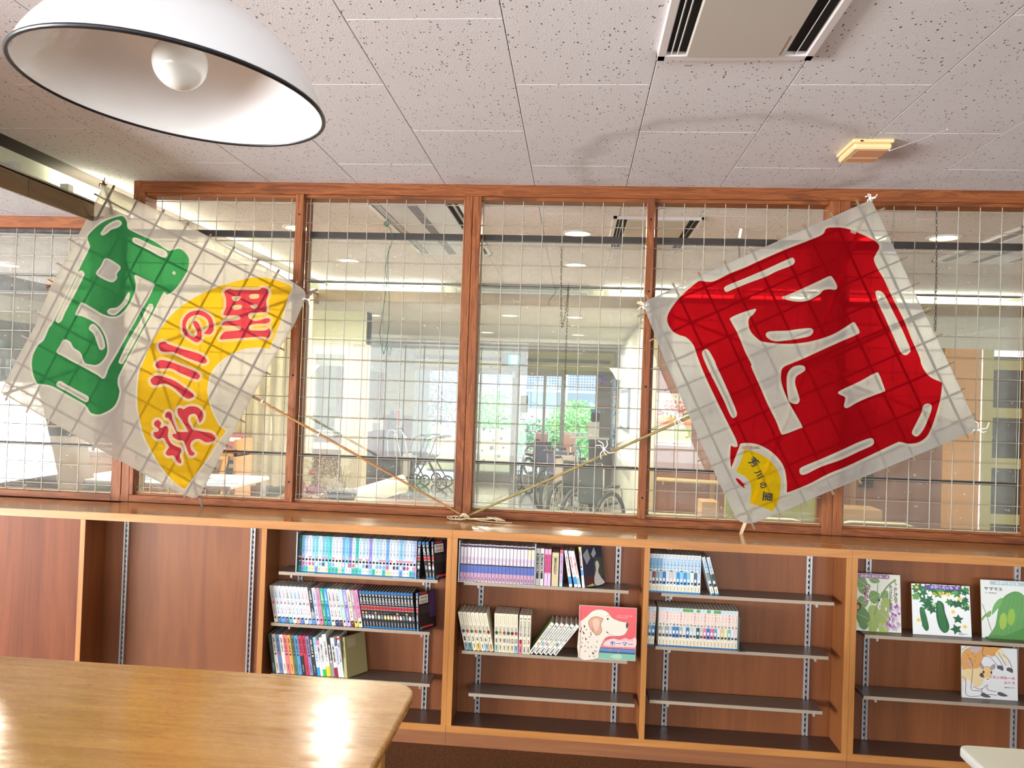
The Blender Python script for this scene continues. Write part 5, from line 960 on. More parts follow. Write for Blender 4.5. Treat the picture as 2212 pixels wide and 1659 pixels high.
# entrance wall
YE = 10.45
struct(bx('wall_entrance', -7.5, -2.34, YE, YE+.1, 0, 2.45, M_beige)); struct(bx('wall_entrance', -2.34, 1.5, YE, YE+.1, 2.10, 2.45, mat('yellow_frieze', (236, 232, 160), .7))); struct(bx('wall_entrance', 1.06, 1.5, YE-.12, YE+.1, 0, 2.1, mat('grey_brown_column', (140, 126, 116), .5)))
struct(bx('trim_8', -2.34, 1.3, YE-.05, YE, 2.25, 2.31, mat('lintel_grey', (120, 116, 104), .5))); struct(bx('trim_9', -2.34, 1.3, YE-.08, YE, 2.03, 2.10, mat('lintel_band', (170, 168, 140), .5)))
en = struct(bx('door_2', -1.49, .47, YE+.03, YE+.036, .05, 2.03, M_cglass))
for a, b_, w in ((-1.49, -1.43, 0), (-1.11, -1.06, 0), (-.49, -.35, 0), (.09, .14, 0), (.42, .50, 0)): bx('door_stile', a, b_, YE-.01, YE+.05, 0, 2.03, M_alu, en)
bx('door_rail', -1.49, .47, YE-.005, YE+.045, .0, .15, M_alu, en); bx('door_rail', -1.49, .47, YE-.005, YE+.045, 1.99, 2.03, M_alu, en)
for x, z, r in ((-1.0, .96, .035), (-.88, .93, .022), (-.66, .98, .028), (-.2, .97, .036), (-.74, 1.2, .018), (-.1, 1.23, .016), (.04, 1.15, .018), (-.82, .76, .02), (-.67, .80, .03), (-.84, .62, .042), (-.62, .63, .025), (-1.02, .56, .026), (-.70, .47, .024), (-.98, .38, .024), (-.64, .36, .028), (.02, .67, .036), (-.2, .42, .03), (-.3, .46, .016), (-.98, .15, .02)): G().lathe([(0, 0), (r, 0), (r, .001), (0, .001)], (x, YE+.024, z), mat('grey_dot_sticker', (130, 146, 136), .6), 14, (0, 1, 0)).build('dot_sticker', en)
for x in (-.62, -.28): bx('pull_plate', x-.055, x+.055, YE+.015, YE+.028, 1.155, 1.185, mat('dark_sticker', (70, 76, 70), .6), en)
bx('notice_panel', -.33, -.19, YE+.01, YE+.026, 1.30, 1.62, mat('khaki_panel', (150, 152, 120), .6), en)
G().lathe([(.045, 0), (.06, 0), (.06, .002), (.045, .002)], (-.27, YE+.02, 1.25), MATS['khaki_panel'], 20, (0, 1, 0)).build('round_sticker', en)
sw = struct(bx('window_10', .50, 1.06, YE+.03, YE+.036, 0, 2.10, M_cglass)); bx('sill', .50, 1.06, YE, YE+.06, 0, .12, M_alu, sw)
sl_ = struct(bx('window_11', -2.34, -1.49, YE+.03, YE+.036, 0, 2.03, M_cglass)); bx('window_frame', -1.54, -1.49, YE, YE+.06, 0, 2.03, M_alu, sl_)
vb = empty('vertical_blind', (-2.2, YE-.1, 0), 'pale grey vertical blind drawn to left of entrance window', 'blind')
for i in range(9): world_parent(G().box(-.014, .014, -.001, .001, .25, 2.06, mat('blind_slat', (200, 208, 214), .7), Matrix.Translation((-2.30+i*.03, YE-.07, 0)) @ Matrix.Rotation(math.radians(25), 4, 'Z')).build('slat'), vb)
# exit sign
es = empty('exit_sign', P(1110, 763, 9.7), 'green and white lit exit sign with running figure hanging before entrance', 'sign')
a, b_ = P(1083, 793, 9.7), P(1136, 764, 9.7); world_parent(bx('housing', a.x, b_.x, 9.7, 9.76, a.z, b_.z, mat('sign_grey', (120, 128, 126), .5)), es)
a, b_ = P(1098, 789, 9.69), P(1122, 767, 9.69); world_parent(bx('lit_panel', a.x, b_.x, 9.69, 9.70, a.z, b_.z, mat('exit_white', (236, 255, 250), .5, emit=1.5)), es)
g = G(); mg = mat('exit_green', (20, 210, 190), .5, emit=1.3); w_ = b_.x-a.x; h_ = b_.z-a.z
for x0, x1, z0, z1 in ((0, .22, 0, 1), (.80, 1, 0, 1), (.22, .80, .92, 1), (.22, .80, 0, .07)): g.box(a.x+w_*x0, a.x+w_*x1, 9.687, 9.689, a.z+h_*z0, a.z+h_*z1, mg)
fx = lambda u, v: Vector((a.x+w_*u, 9.686, a.z+h_*v))
g.poly([fx(u, v) for u, v in ellipse(.56, .78, .05, .06, 8)], mg)
for q1, q2 in (((.54, .70), (.47, .45)), ((.52, .64), (.66, .56)), ((.52, .64), (.40, .56)), ((.47, .45), (.58, .34)), ((.58, .34), (.52, .18)), ((.47, .45), (.36, .22))): g.bar(fx(*q1), fx(*q2), .012, .002, mg, (0, -1, 0))
world_parent(g.build('running_figure'), es)
c_ = P(1110, 763, 9.73); world_parent(bx('hanger', c_.x-.01, c_.x+.01, 9.72, 9.74, c_.z-.01, 2.45, M_alu), es)
cmx = P(1110, 808, 10.3); o = bx('sensor', cmx.x-.03, cmx.x+.03, 10.28, 10.38, cmx.z-.06, cmx.z+.06, M_white, bev=.005); tag(o, 'small white sensor box above the meeting of the entrance doors', 'sensor')
# ---- left part of the lobby
struct(bx('wall_left', -5.3, -5.2, .12, 10.45, 0, .86, M_orange)); struct(bx('wall_left', -5.3, -5.2, .12, 10.45, 2.2, 2.48, M_wallw))
wl = struct(bx('window_12', -5.26, -5.25, .12, 10.45, .86, 2.2, M_cglass)); bx('window_sill', -5.3, -5.12, .12, 10.45, .84, .88, M_winw, wl); bx('window_frame', -5.3, -5.2, .12, 10.45, 1.06, 1.10, M_winw, wl)
for i in range(9): bx('window_frame', -5.3, -5.2, .3+i*1.25, .36+i*1.25, .86, 2.2, M_winw, wl)
# reception wall pieces
struct(bx('wall_reception', -2.90, -2.80, 7.2, 10.45, 1.95, 2.45, mat('reception_bulkhead', (214, 218, 196), .7))); struct(bx('wall_reception', -3.6, -2.9, 7.2, 7.26, 1.95, 2.45, MATS['reception_bulkhead']))
struct(bx('trim_10', -2.9, 1.38, 7.4, 7.46, 2.40, 2.45, M_white)); struct(bx('trim_11', -2.9, 1.38, 8.4, 8.44, 2.42, 2.45, M_white)); struct(bx('trim_12', -2.34, 1.38, 9.3, 9.33, 2.42, 2.45, M_white))
ct = empty('reception_counter', (-2.8, 6.8, 0), 'brown reception counter with long white top, seen left of centre post', 'counter')
world_parent(bx('counter_front', -2.86, -2.80, 6.8, 9.9, 0, .93, M_brownw), ct); world_parent(bx('counter_top', -3.4, -2.74, 6.75, 9.95, .93, .965, mat('white_counter', (232, 234, 236), .4), bev=.004), ct); world_parent(bx('counter_end', -3.3, -2.86, 6.8, 6.84, 0, .93, M_brownw), ct)
struct(bx('wall_reception', -4.6, -3.9, 9.0, 9.08, 0, 2.45, M_white)); struct(bx('trim_13', -3.42, -3.34, 9.1, 9.2, .96, 2.0, M_winw)); struct(bx('trim_14', -2.98, -2.9, 10.2, 10.3, .96, 2.0, M_winw)); struct(bx('wall_reception', -2.96, -2.35, 10.36, 10.45, 0, 1.16, M_brownw))
mo = empty('monitor', P(770, 900, 7.9), 'black flat monitor turned sideways standing on reception shelf', 'monitor'); A = P(770, 868, 7.9)
world_parent(bx('screen', A.x-.10, A.x+.12, 7.88, 7.94, A.z-.10, A.z+.22, mat('monitor_black', (44, 48, 50), .3), bev=.006), mo); world_parent(bx('stand', A.x, A.x+.03, 7.92, 7.95, A.z-.22, A.z-.08, M_black), mo); world_parent(bx('foot', A.x-.08, A.x+.10, 7.84, 8.0, .965+.22, .965+.232, M_black), mo)
o = bx('storage_box', A.x-.28, A.x+.22, 7.7, 8.1, .966, 1.184, M_offw, bev=.01); tag(o, 'white storage unit on reception counter carrying the monitor', 'box')
for i, (x, z, w_, h_, c, lb) in enumerate([(720, .966, .5, .05, (230, 232, 228), 'low white paper tray near the front of the reception counter'), (800, .966, .42, .17, (206, 210, 204), 'grey-white document rack on reception counter'), (846, .966, .10, .24, (40, 46, 50), 'black bottle-shaped dispenser at far end of reception counter'), (860, .966, .12, .34, (190, 200, 186), 'pale green leaflet stand at far end of reception counter')]):
    Yp = (7.0, 8.6, 9.2, 9.6)[i]; A = P(x, 930, Yp); g = G().box(A.x-w_/2, A.x+w_/2, Yp-.12, Yp+.12, z, z+h_, cm(c), bev=.008); 
    if i in (0, 1): g.box(A.x-w_/2+.02, A.x+w_/2-.02, Yp-.123, Yp-.12, z+.012, z+h_*.7, cm((150, 156, 152)))
    if i == 2: g.lathe([(.05, 0), (.045, .02), (.02, .05), (.02, .08), (0, .08)], (A.x, Yp, z+h_), cm(c), 12)
    if i == 3: g.box(A.x-w_/2+.01, A.x+w_/2-.01, Yp-.124, Yp-.12, z+.05, z+h_-.03, cm((210, 90, 80)))
    tag(g.build(['paper_tray', 'document_rack', 'dispenser_bottle', 'leaflet_stand'][i]), lb, 'office item')
# door and pillars by the reception
def frame_door(n, x0, x1, y, m, mg_, zt=2.1):
    d = struct(bx('door_%d' % n, x0+.08, x1-.08, y+.02, y+.03, .1, zt-.08, mg_))
    for a in (x0, x1-.09): bx('door_stile', a, a+.09, y, y+.05, 0, zt, m, d)
    for z0, z1 in ((0, .28), (.95, 1.02), (zt-.12, zt)): bx('door_rail', x0+.09, x1-.09, y, y+.05, z0, z1, m, d)
    return d
M_dfr = mat('grey_violet_door', (164, 154, 158), .5)
frame_door(3, -2.72, -2.25, 4.3, M_dfr, M_cglass); d4 = frame_door(4, -2.22, -1.72, 4.3, mat('cream_door', (206, 200, 176), .5), M_cglass)
G().tube([P(648, 903, 4.26), P(655, 905, 4.20), P(658, 938, 4.20), P(654, 972, 4.20), P(646, 974, 4.26)], .013, M_black, 8).build('door_handle', d4)
struct(bx('wall_lobby_pillar', -3.05, -2.72, 4.2, 4.5, 0, 2.45, mat('beige_column', (196, 182, 140), .6))); struct(bx('wall_lobby_pillar', -1.72, -1.58, 4.3, 4.5, 0, 2.45, mat('beige_grey_column', (186, 172, 146), .6))); struct(bx('wall_lobby_partition', -5.2, -3.05, 4.3, 4.4, 0, .9, M_orange)); struct(bx('wall_lobby_partition', -3.05, -1.58, 4.28, 4.5, 2.1, 2.45, M_beige))
for i, (px, py, Yy) in enumerate(((662, 800, 4.2), (1352, 806, 7.3))):
    c = P(px, py, Yy); c.x = c.x if i == 0 else 1.30; o = empty('wall_sconce', c, ['cream up-lighter sconce on pillar by the glass door, left', 'cream up-lighter sconce on white wall right of entrance'][i], 'lamp', 'wall sconces')
    world_parent(G().lathe([(.03, -.10), (.09, .0), (.14, .06), (.13, .06), (.02, -.09)], c, mat('sconce_glass', (246, 226, 180), .4, emit=.7), 18).build('shade'), o); world_parent(G().box(c.x-.02, c.x+.02, c.y, c.y+.08, c.z-.10, c.z-.04, M_cream).build('bracket'), o)
# curtain
cu = G(); A = P(490, 860, 2.6); n = 40; vs = []
for j in range(2):
    for i in range(n+1): vs.append((A.x+i*.72/n, 2.6+.045*math.sin(i*1.15), .75 if j == 0 else 2.4))
cu.raw(vs, [(i, i+1, n+2+i, n+1+i) for i in range(n)], cloth_mat('sheer_cream_curtain', (236, 228, 204), .6), True); o = cu.build('curtain'); tag(o, 'sheer cream curtain hanging behind left kite right edge', 'curtain')
struct(bx('wall_lobby_partition', -2.9, -2.05, 2.7, 2.76, 0, 1.22, M_brownw)); c = P(548, 1000, 2.68); o = bx('wall_switch', c.x-.03, c.x+.03, 2.685, 2.70, c.z-.05, c.z+.05, M_white, bev=.003); tag(o, 'small white socket plate on brown panel under the left kite pole', 'socket')
# magazine rack with magazines, table with papers
rk = empty('magazine_rack', P(470, 1085, 1.5), 'brown slanted magazine rack right of the left kite lower corner', 'rack'); A = P(440, 1080, 1.5); B_ = P(520, 1080, 1.5)
for k in range(3):
    z = .72+.19*k; world_parent(bx('rack_shelf', A.x, B_.x, 1.42-.0*k, 1.62, z, z+.015, M_orange), rk); world_parent(bx('rack_lip', A.x, B_.x, 1.40, 1.42, z, z+.05, M_orange), rk)
    for j in range(2):
        c = Vector((A.x+.06+.15*j, 1.46+.01, z+.017)); g = G(); g.box(-.055, .055, 0, .004, 0, .15, cm([(120, 150, 90), (190, 60, 70), (220, 220, 214), (90, 120, 150), (206, 170, 70), (160, 100, 120)][k*2+j]), Matrix.Translation(c) @ Matrix.Rotation(math.radians(-24), 4, 'X')); g.box(-.04, .04, -.001, 0, .09, .12, cm((236, 236, 230)), Matrix.Translation(c) @ Matrix.Rotation(math.radians(-24), 4, 'X'))
        tag(g.build('magazine'), ['green', 'red', 'white', 'blue', 'yellow', 'mauve'][k*2+j]+' magazine on the brown rack beyond the left kite', 'magazine', 'magazines on the rack')
for x in (A.x, B_.x-.02): world_parent(bx('rack_side', x, x+.02, 1.40, 1.66, 0, 1.22, M_orange), rk)
A = P(300, 1075, 1.1); B_ = P(500, 1090, 1.1); dk = empty('reading_table', (A.x, 1.0, 0), 'white-topped reading table just behind the lattice under left kite', 'table')
world_parent(bx('tabletop', A.x-.3, B_.x+.15, .75, 1.35, .955, .98, M_white, bev=.004), dk)
for x in (A.x-.25, B_.x+.10):
    for y in (.8, 1.3): world_parent(bx('leg', x-.015, x+.015, y-.015, y+.015, 0, .955, M_steel), dk)
for i, (x, y, a, c) in enumerate(((A.x+.1, 1.0, .3, (226, 230, 240)), (A.x+.42, 1.05, -.2, (236, 236, 232)), (A.x+.62, .95, .5, (200, 212, 236)))):
    g = G(); g.box(-.11, .11, -.15, .15, 0, .004, cm(c), Matrix.Translation((x, y, .981)) @ Matrix.Rotation(a, 4, 'Z')); g.box(-.08, .08, -.12, .08, .004, .0045, cm((150, 160, 180)), Matrix.Translation((x, y, .981)) @ Matrix.Rotation(a, 4, 'Z'))
    tag(g.build('leaflet'), ['pale blue sheet at left on the white reading table', 'cream sheet in middle of the white reading table', 'light violet sheet at right end of the white reading table'][i], 'leaflet', 'sheets on the reading table')
# dark upright board at far left with a sticker
ub = empty('upright_cabinet', P(60, 1062, .5), 'dark brown slanting-sided cabinet back standing behind lattice at left edge', 'cabinet'); g = G()
pts = [P(-60, 1066, .5), P(128, 1066, .5), P(104, 949, .5), P(-60, 946, .5)]; bk = [p+Vector((0, .35, 0)) for p in pts]; mb = mat('dark_brown_board', (108, 84, 66), .35)
g.poly(pts, mb); g.poly(bk[::-1], mb)
for i in range(4): g.poly([pts[i], bk[i], bk[(i+1) % 4], pts[(i+1) % 4]], mb)
world_parent(g.build('body'), ub); g = G(); A = P(19, 1018, .497); g.box(A.x, A.x+.045, .4975, .499, A.z, A.z+.05, cm((214, 206, 196))); g.poly([(A.x+.004, .497, A.z+.014), (A.x+.041, .497, A.z+.046), (A.x+.004, .497, A.z+.046)], cm((180, 60, 56))); g.poly([(A.x+.004, .4965, A.z+.014), (A.x+.041, .4965, A.z+.014), (A.x+.041, .4965, A.z+.046)], cm((40, 110, 80))); world_parent(g.build('sticker'), ub)
world_parent(bx('lower_body', pts[0].x, pts[1].x, .52, .84, 0, pts[0].z+.01, mb), ub)
lcab = empty('lobby_cupboard', P(110, 1062, 1.6), 'light orange wooden cupboards with white top, behind lattice at left', 'cupboard'); A = P(90, 1060, 1.7); B_ = P(262, 970, 1.7)
world_parent(bx('body', A.x, B_.x+.6, 1.7, 2.2, 0, B_.z-.03, M_orange), lcab); world_parent(bx('worktop', A.x-.02, B_.x+.62, 1.66, 2.22, B_.z-.03, B_.z, M_white, bev=.004), lcab)
for i in range(4): world_parent(bx('door', A.x+.02+.32*i, A.x+.33+.32*i, 1.684, 1.70, .1, B_.z-.06, M_orange, bev=.002), lcab)
bin_ = G(); c = P(205, 1066, .9); bin_.lathe([(.11, 0), (.13, .33), (.125, .33), (.105, .01)], (c.x, .9, c.z-.25), mat('dark_green_fabric', (90, 120, 100), .8), 20).ball((c.x-.06, .9, c.z+.02), .07, mat('dark_grey_fabric', (70, 74, 78), .8), 12, 8); tag(bin_.build('chair_back'), 'round green and grey chair back seen low behind left lattice', 'chair')
# flowers on a ledge
led = bx('ledge_cabinet', -1.0, .1, .16, .6, 0, .97, M_brownw, bev=.004); tag(led, 'low brown cabinet behind the lattice carrying the dried flowers', 'cabinet')
fl_ = empty('flower_arrangement', (-.58, .36, .97), 'dried flower arrangement with cream and pink roses and tiny white florets', 'flowers'); rr = random.Random(4)
world_parent(G().lathe([(.05, 0), (.08, .03), (.085, .07), (.075, .07), (.04, .01)], (-.58, .36, .97), mat('dark_vase', (70, 64, 58), .4), 20).build('vase'), fl_)
rc = [(240, 224, 176), (244, 230, 200), (232, 160, 160), (190, 60, 90), (246, 220, 190), (240, 206, 180)]
for px, py, r, c in ((652, 1052, .035, 2), (668, 1058, .03, 3), (690, 1050, .035, 3), (705, 1040, .045, 0), (722, 1044, .04, 1), (675, 1020, .028, 2), (648, 1042, .03, 2), (663, 1078, .045, 4), (655, 1090, .045, 5), (682, 1062, .03, 3), (712, 1062, .04, 0), (735, 1058, .04, 1), (700, 1075, .035, 4)):
    c3 = P(px, py, .34+rr.uniform(-.05, .05)); g = G(); mm = cm(rc[c])
    for k in range(14):
        a = k*2.4; t = k/14; rad = r*(.25+.75*t); u = Vector((math.cos(a)*rad*.55, -r*.5*(1-t), math.sin(a)*rad*.55)); 
        pts = [c3+u+Vector((math.cos(a+s1)*rad*.6*l, -r*.2+.3*r*l, math.sin(a+s1)*rad*.6*l)) for s1, l in ((-1, .6), (-.5, 1), (.5, 1), (1, .6))]; g.poly([c3+u*.4]+pts, mm)
    g.ball(c3, r*.45, mm, 8, 6); world_parent(g.build('rose'), fl_)
g = G(); gs = G()
for _ in range(420):
    t = rr.random(); px = rr.uniform(640, 765); py = 985+rr.random()**.9*80+abs(px-700)*.2*rr.random(); c3 = P(px, py, .36+rr.uniform(-.12, .12)); g.ball(c3, rr.uniform(.002, .0042), cm((244, 234, 206)), 5, 3)
    if rr.random() < .35: gs.tube([(-.58+rr.uniform(-.02, .02), .36, 1.03), Vector((-.58, .36, 1.03)).lerp(c3, .6)+Vector((0, 0, .02)), c3], .0008, cm((150, 140, 90)), 3, cap=False)
o = world_parent(g.build('tiny_florets'), fl_); o['kind'] = 'stuff'; o = world_parent(gs.build('stems'), fl_); o['kind'] = 'stuff'
# stretcher-like white roll and bag on the floor
c = P(790, 1062, 3.4); o = G().tube([(c.x-.5, 3.2, c.z-.12), (c.x-.1, 3.35, c.z-.06), (c.x+.3, 3.7, c.z+.06)], .09, mat('white_green_cloth', (206, 212, 190), .8), 14).build('folded_mattress'); tag(o, 'rolled pale green-white mattress on low bed behind the flowers', 'mattress')
bd = empty('low_bed', (c.x-.5, 3.2, 0), 'low bed frame under the rolled mattress behind the flowers', 'bed'); world_parent(bx('platform', c.x-.6, c.x+.4, 3.1, 3.8, c.z-.30, c.z-.20, M_offw), bd)
for x in (c.x-.55, c.x+.35):
    for y in (3.15, 3.75): world_parent(G().tube([(x, y, 0), (x, y, c.z-.3)], .015, M_steel, 8).build('leg'), bd)
bt = empty('covered_trolley', (-2.15, 8.9, 0), 'black vinyl-covered trolley beside the reception counter', 'trolley'); md = mat('black_vinyl', (46, 52, 54), .3); A = P(828, 1058, 8.9); B_ = P(893, 940, 8.9)
world_parent(bx('body', A.x, B_.x, 8.7, 9.15, .06, B_.z-.35, md, bev=.03), bt); world_parent(G().box(A.x+.02, B_.x-.12, 8.75, 9.05, B_.z-.36, B_.z, md, bev=.05).build('cover'), bt); world_parent(bx('side_box', B_.x-.12, B_.x, 8.68, 8.9, .2, B_.z-.30, M_offw, bev=.01), bt)
for x in (A.x+.08, B_.x-.08): world_parent(G().lathe([(0, 0), (.05, 0), (.05, .03), (0, .03)], (x, 8.72, .05), M_offw, 14, (0, 1, 0)).build('castor'), bt)
# walkers
M_tubeb = mat('brown_metal_tube', (96, 66, 62), .3, .5); M_chr = mat('chrome_tube', (206, 204, 198), .2, .8); M_tyre = mat('black_rubber', (34, 36, 38), .6)
def wheel(g_or, c, r, par, ax=(1, 0, 0), n=6, nm='wheel'):
    A = Vector(ax).normalized(); u = A.orthogonal().normalized(); w = A.cross(u); c = Vector(c)
    g = G(); ring = [c+(u*math.cos(2*PI*i/28)+w*math.sin(2*PI*i/28))*r for i in range(29)]; g.tube(ring, max(.012, r*.075), M_tyre, 8, cap=False)
    ring2 = [c+(u*math.cos(2*PI*i/28)+w*math.sin(2*PI*i/28))*r*.86 for i in range(29)]; g.tube(ring2, .006, M_chr, 6, cap=False)
    for i in range(n): g.tube([c, c+(u*math.cos(2*PI*i/n)+w*math.sin(2*PI*i/n))*r*.88], .004 if n > 8 else .008, M_chr, 5)
    g.tube([c-A*.02, c+A*.02], .02, M_chr, 10); return world_parent(g.build(nm), par)
def rollator(x, y, a, label):
    o = empty('rollator_walker', (0, 0, 0), label, 'walker', 'rollator walkers beside the reception'); 
    for s in (-.22, .22):
        G().tube([(s, .28, .10), (s, .02, .60), (s, -.05, .82), (s, -.16, .87), (s, -.30, .87)], .013, M_tubeb, 8).build('side_frame', o); G().tube([(s, -.28, .12), (s, .0, .56)], .012, M_tubeb, 8).build('rear_leg', o)
        G().tube([(s, -.18, .87), (s, -.32, .87)], .019, M_tyre, 8).build('grip', o); G().tube([(s, -.22, .85), (s, -.28, .78), (s, -.2, .74)], .004, M_tyre, 5).build('brake_lever', o)
        for yy in (.28, -.28): wheel(None, (s, yy, .10), .09, o)
    bx('seat', -.20, .20, -.12, .14, .52, .55, M_tyre, o, .005); G().tube([(-.22, .02, .42), (.22, .02, .42)], .01, M_chr, 6).build('cross_bar', o); G().tube([(-.22, .28, .3), (.22, .28, .3)], .01, M_tubeb, 6).build('cross_bar', o)
    o.location = (x, y, 0); o.rotation_euler.z = a; return o
rollator(-1.75, 9.05, 1.5, 'brown rollator walker with black handles, nearest the centre post'); rollator(-2.05, 9.5, 1.3, 'brown rollator walker half hidden behind the first one')
fw = empty('folding_walker', P(845, 1000, 8.2), 'two chrome loops of a folded walking frame before the counter', 'walker')
for dx in (0, .12): A = P(838, 990, 8.2)+Vector((dx, 0, 0)); world_parent(G().tube([A, A+Vector((-.03, 0, .38)), A+Vector((.0, 0, .45)), A+Vector((.07, .02, .45)), A+Vector((.11, .03, .38)), A+Vector((.2, .05, .0)), A+Vector((.22, .06, -.6))], .014, M_chr, 8).build('loop_frame'), fw)
def wheelchair(x, y, a, cloth, label, par_group, s=1):
    o = empty('wheelchair', (0, 0, 0), label, 'wheelchair', par_group)
    for sx in (-.16, .16):
        wheel(None, (sx*1.35, .0, .30), .29, o, n=12, nm='rear_wheel'); wheel(None, (sx*1.1, .42, .09), .075, o, nm='castor_wheel')
        G().tube([(sx, -.22, .90), (sx, -.10, .90), (sx, -.06, .84), (sx, -.05, .30), (sx, .40, .20)], .011, M_chr, 8).build('side_frame', o); G().tube([(sx, -.05, .62), (sx, .30, .62), (sx, .34, .58), (sx, .36, .25)], .011, M_chr, 8).build('arm_frame', o)
        G().tube([(sx, -.24, .90), (sx, -.13, .90)], .017, M_tyre, 8).build('push_handle', o); bx('arm_pad', sx-.02, sx+.02, -.02, .26, .63, .655, M_tyre, o, .006); G().tube([(sx, .36, .30), (sx, .52, .12)], .01, M_chr, 6).build('footrest_hanger', o)
        bx('footplate', sx-.06, sx+.06, .48, .62, .10, .115, M_tyre, o)
    bx('seat', -.15, .15, -.04, .36, .44, .47, cloth, o, .008); bx('backrest', -.15, .15, -.07, -.045, .46, .86, cloth, o, .008)
    o.location = (x, y, 0); o.rotation_euler.z = a; return o
M_plaid = mat('plaid_cloth', (84, 80, 92), .8); m = M_plaid; b = m.node_tree.nodes['Principled BSDF']; bk_ = nd(m, 'ShaderNodeTexBrick'); bk_.inputs['Scale'].default_value = 14; bk_.inputs['Color1'].default_value = rgb((74, 70, 84)); bk_.inputs['Color2'].default_value = rgb((120, 112, 120)); bk_.inputs['Mortar'].default_value = rgb((176, 160, 150)); bk_.inputs['Mortar Size'].default_value = .05; lk(m, nd(m, 'ShaderNodeTexCoord').outputs['Object'], bk_.inputs[0]); lk(m, bk_.outputs[0], b.inputs['Base Color'])
GW = 'wheelchairs parked by the right lobby wall'
wheelchair(.50, 6.9, -.5, mat('purple_cloth', (76, 66, 104), .8), 'purple-seated wheelchair, farthest of the parked row', GW); wheelchair(.62, 6.1, -.5, M_plaid, 'plaid-seated wheelchair, second from far end of parked row', GW)
wheelchair(.74, 5.3, -.5, md, 'black-seated wheelchair, third of the parked row', GW); wheelchair(.92, 4.6, -.6, mat('dark_green_cloth', (52, 60, 58), .8), 'dark green-seated wheelchair, nearest of the parked row', GW)
wheelchair(.15, 8.9, .5, mat('navy_cloth', (60, 62, 92), .8), 'navy-seated wheelchair alone near the entrance doors', GW)
# wall picture, mural, table with sanitiser, wreath
pf = empty('picture', (1.37, 6.7, 1.45), 'long framed landscape picture on the white wall right of entrance', 'picture'); world_parent(bx('frame', 1.35, 1.38, 5.9, 7.5, 1.18, 1.74, M_tyre, bev=.004), pf); world_parent(bx('canvas', 1.345, 1.35, 5.95, 7.45, 1.23, 1.69, mat('landscape_canvas', (150, 190, 190), .4)), pf)
m = MATS['landscape_canvas']; b = m.node_tree.nodes['Principled BSDF']; lk(m, ramp(m, noise(m, pos(m, (1, 1.2, 3)), 3, 4), [(.35, (90, 140, 120)), (.5, (150, 200, 190)), (.65, (196, 220, 226))]), b.inputs['Base Color'])
mu = bx('painted_banner', 1.33, 1.37, 9.2, 10.2, .7, 2.0, mat('banner_paint', (150, 180, 220), .7)); tag(mu, 'blue and white painted banner on wall beside the entrance column', 'banner'); m = MATS['banner_paint']; b = m.node_tree.nodes['Principled BSDF']; lk(m, ramp(m, noise(m, pos(m, (2, 2, 2)), 3.5, 4, .6, 1), [(.36, (60, 90, 150)), (.46, (150, 190, 230)), (.56, (230, 236, 240)), (.64, (200, 120, 140))]), b.inputs['Base Color'])
wr = empty('paper_wreath', P(1300, 830, 10.28), 'violet paper flower cluster hanging on the column by the entrance', 'decoration'); g = G(); rr = random.Random(9)
for _ in range(90):
    c = P(1300+rr.gauss(0, 4.5), 808+rr.random()*20, 10.28); g.poly([c+Vector((rr.uniform(-.03, .03), rr.uniform(-.02, .02), rr.uniform(-.03, .03))) for _ in range(4)], cm(rr.choice([(150, 120, 214), (170, 140, 226), (120, 90, 190)])))
o = world_parent(g.build('petals'), wr); o['kind'] = 'stuff'
tb = empty('side_table', (1.0, 9.6, 0), 'narrow dark stand with shelf beside the entrance column', 'table'); world_parent(bx('top', .62, 1.30, 9.5, 9.8, .90, .93, M_offw, bev=.004), tb); world_parent(bx('leg', .95, 1.15, 9.58, 9.72, 0, .90, mat('dark_stand', (60, 58, 60), .5)), tb); world_parent(bx('base', .8, 1.28, 9.5, 9.8, 0, .03, MATS['dark_stand']), tb)
sd = empty('sanitiser_dispenser', (1.0, 9.6, .93), 'white box dispenser with black top on stand near entrance', 'dispenser'); world_parent(bx('box', .92, 1.12, 9.55, 9.7, .931, 1.20, M_offw, bev=.006), sd); world_parent(bx('bottle', .97, 1.12, 9.58, 9.68, 1.20, 1.36, M_tyre, bev=.02), sd); world_parent(bx('label', .96, 1.13, 9.57, 9.69, 1.36, 1.42, mat('blue_label', (60, 130, 170), .5)), sd)
wr_ = empty('wall_handrail', (1.34, 6.4, .85), 'bronze-coloured handrail on the white wall above the wheelchairs', 'handrail'); world_parent(G().tube([(1.38, 8.9, .80), (1.32, 8.85, .80), (1.32, 5.6, .80), (1.34, 5.5, .80)], .02, mat('bronze_rail', (196, 170, 120), .3, .4), 8).build('rail'), wr_)
for y in (8.4, 7.2, 6.0): world_parent(G().tube([(1.32, y, .80), (1.36, y, .74), (1.38, y, .74)], .008, M_chr, 6).build('bracket'), wr_)
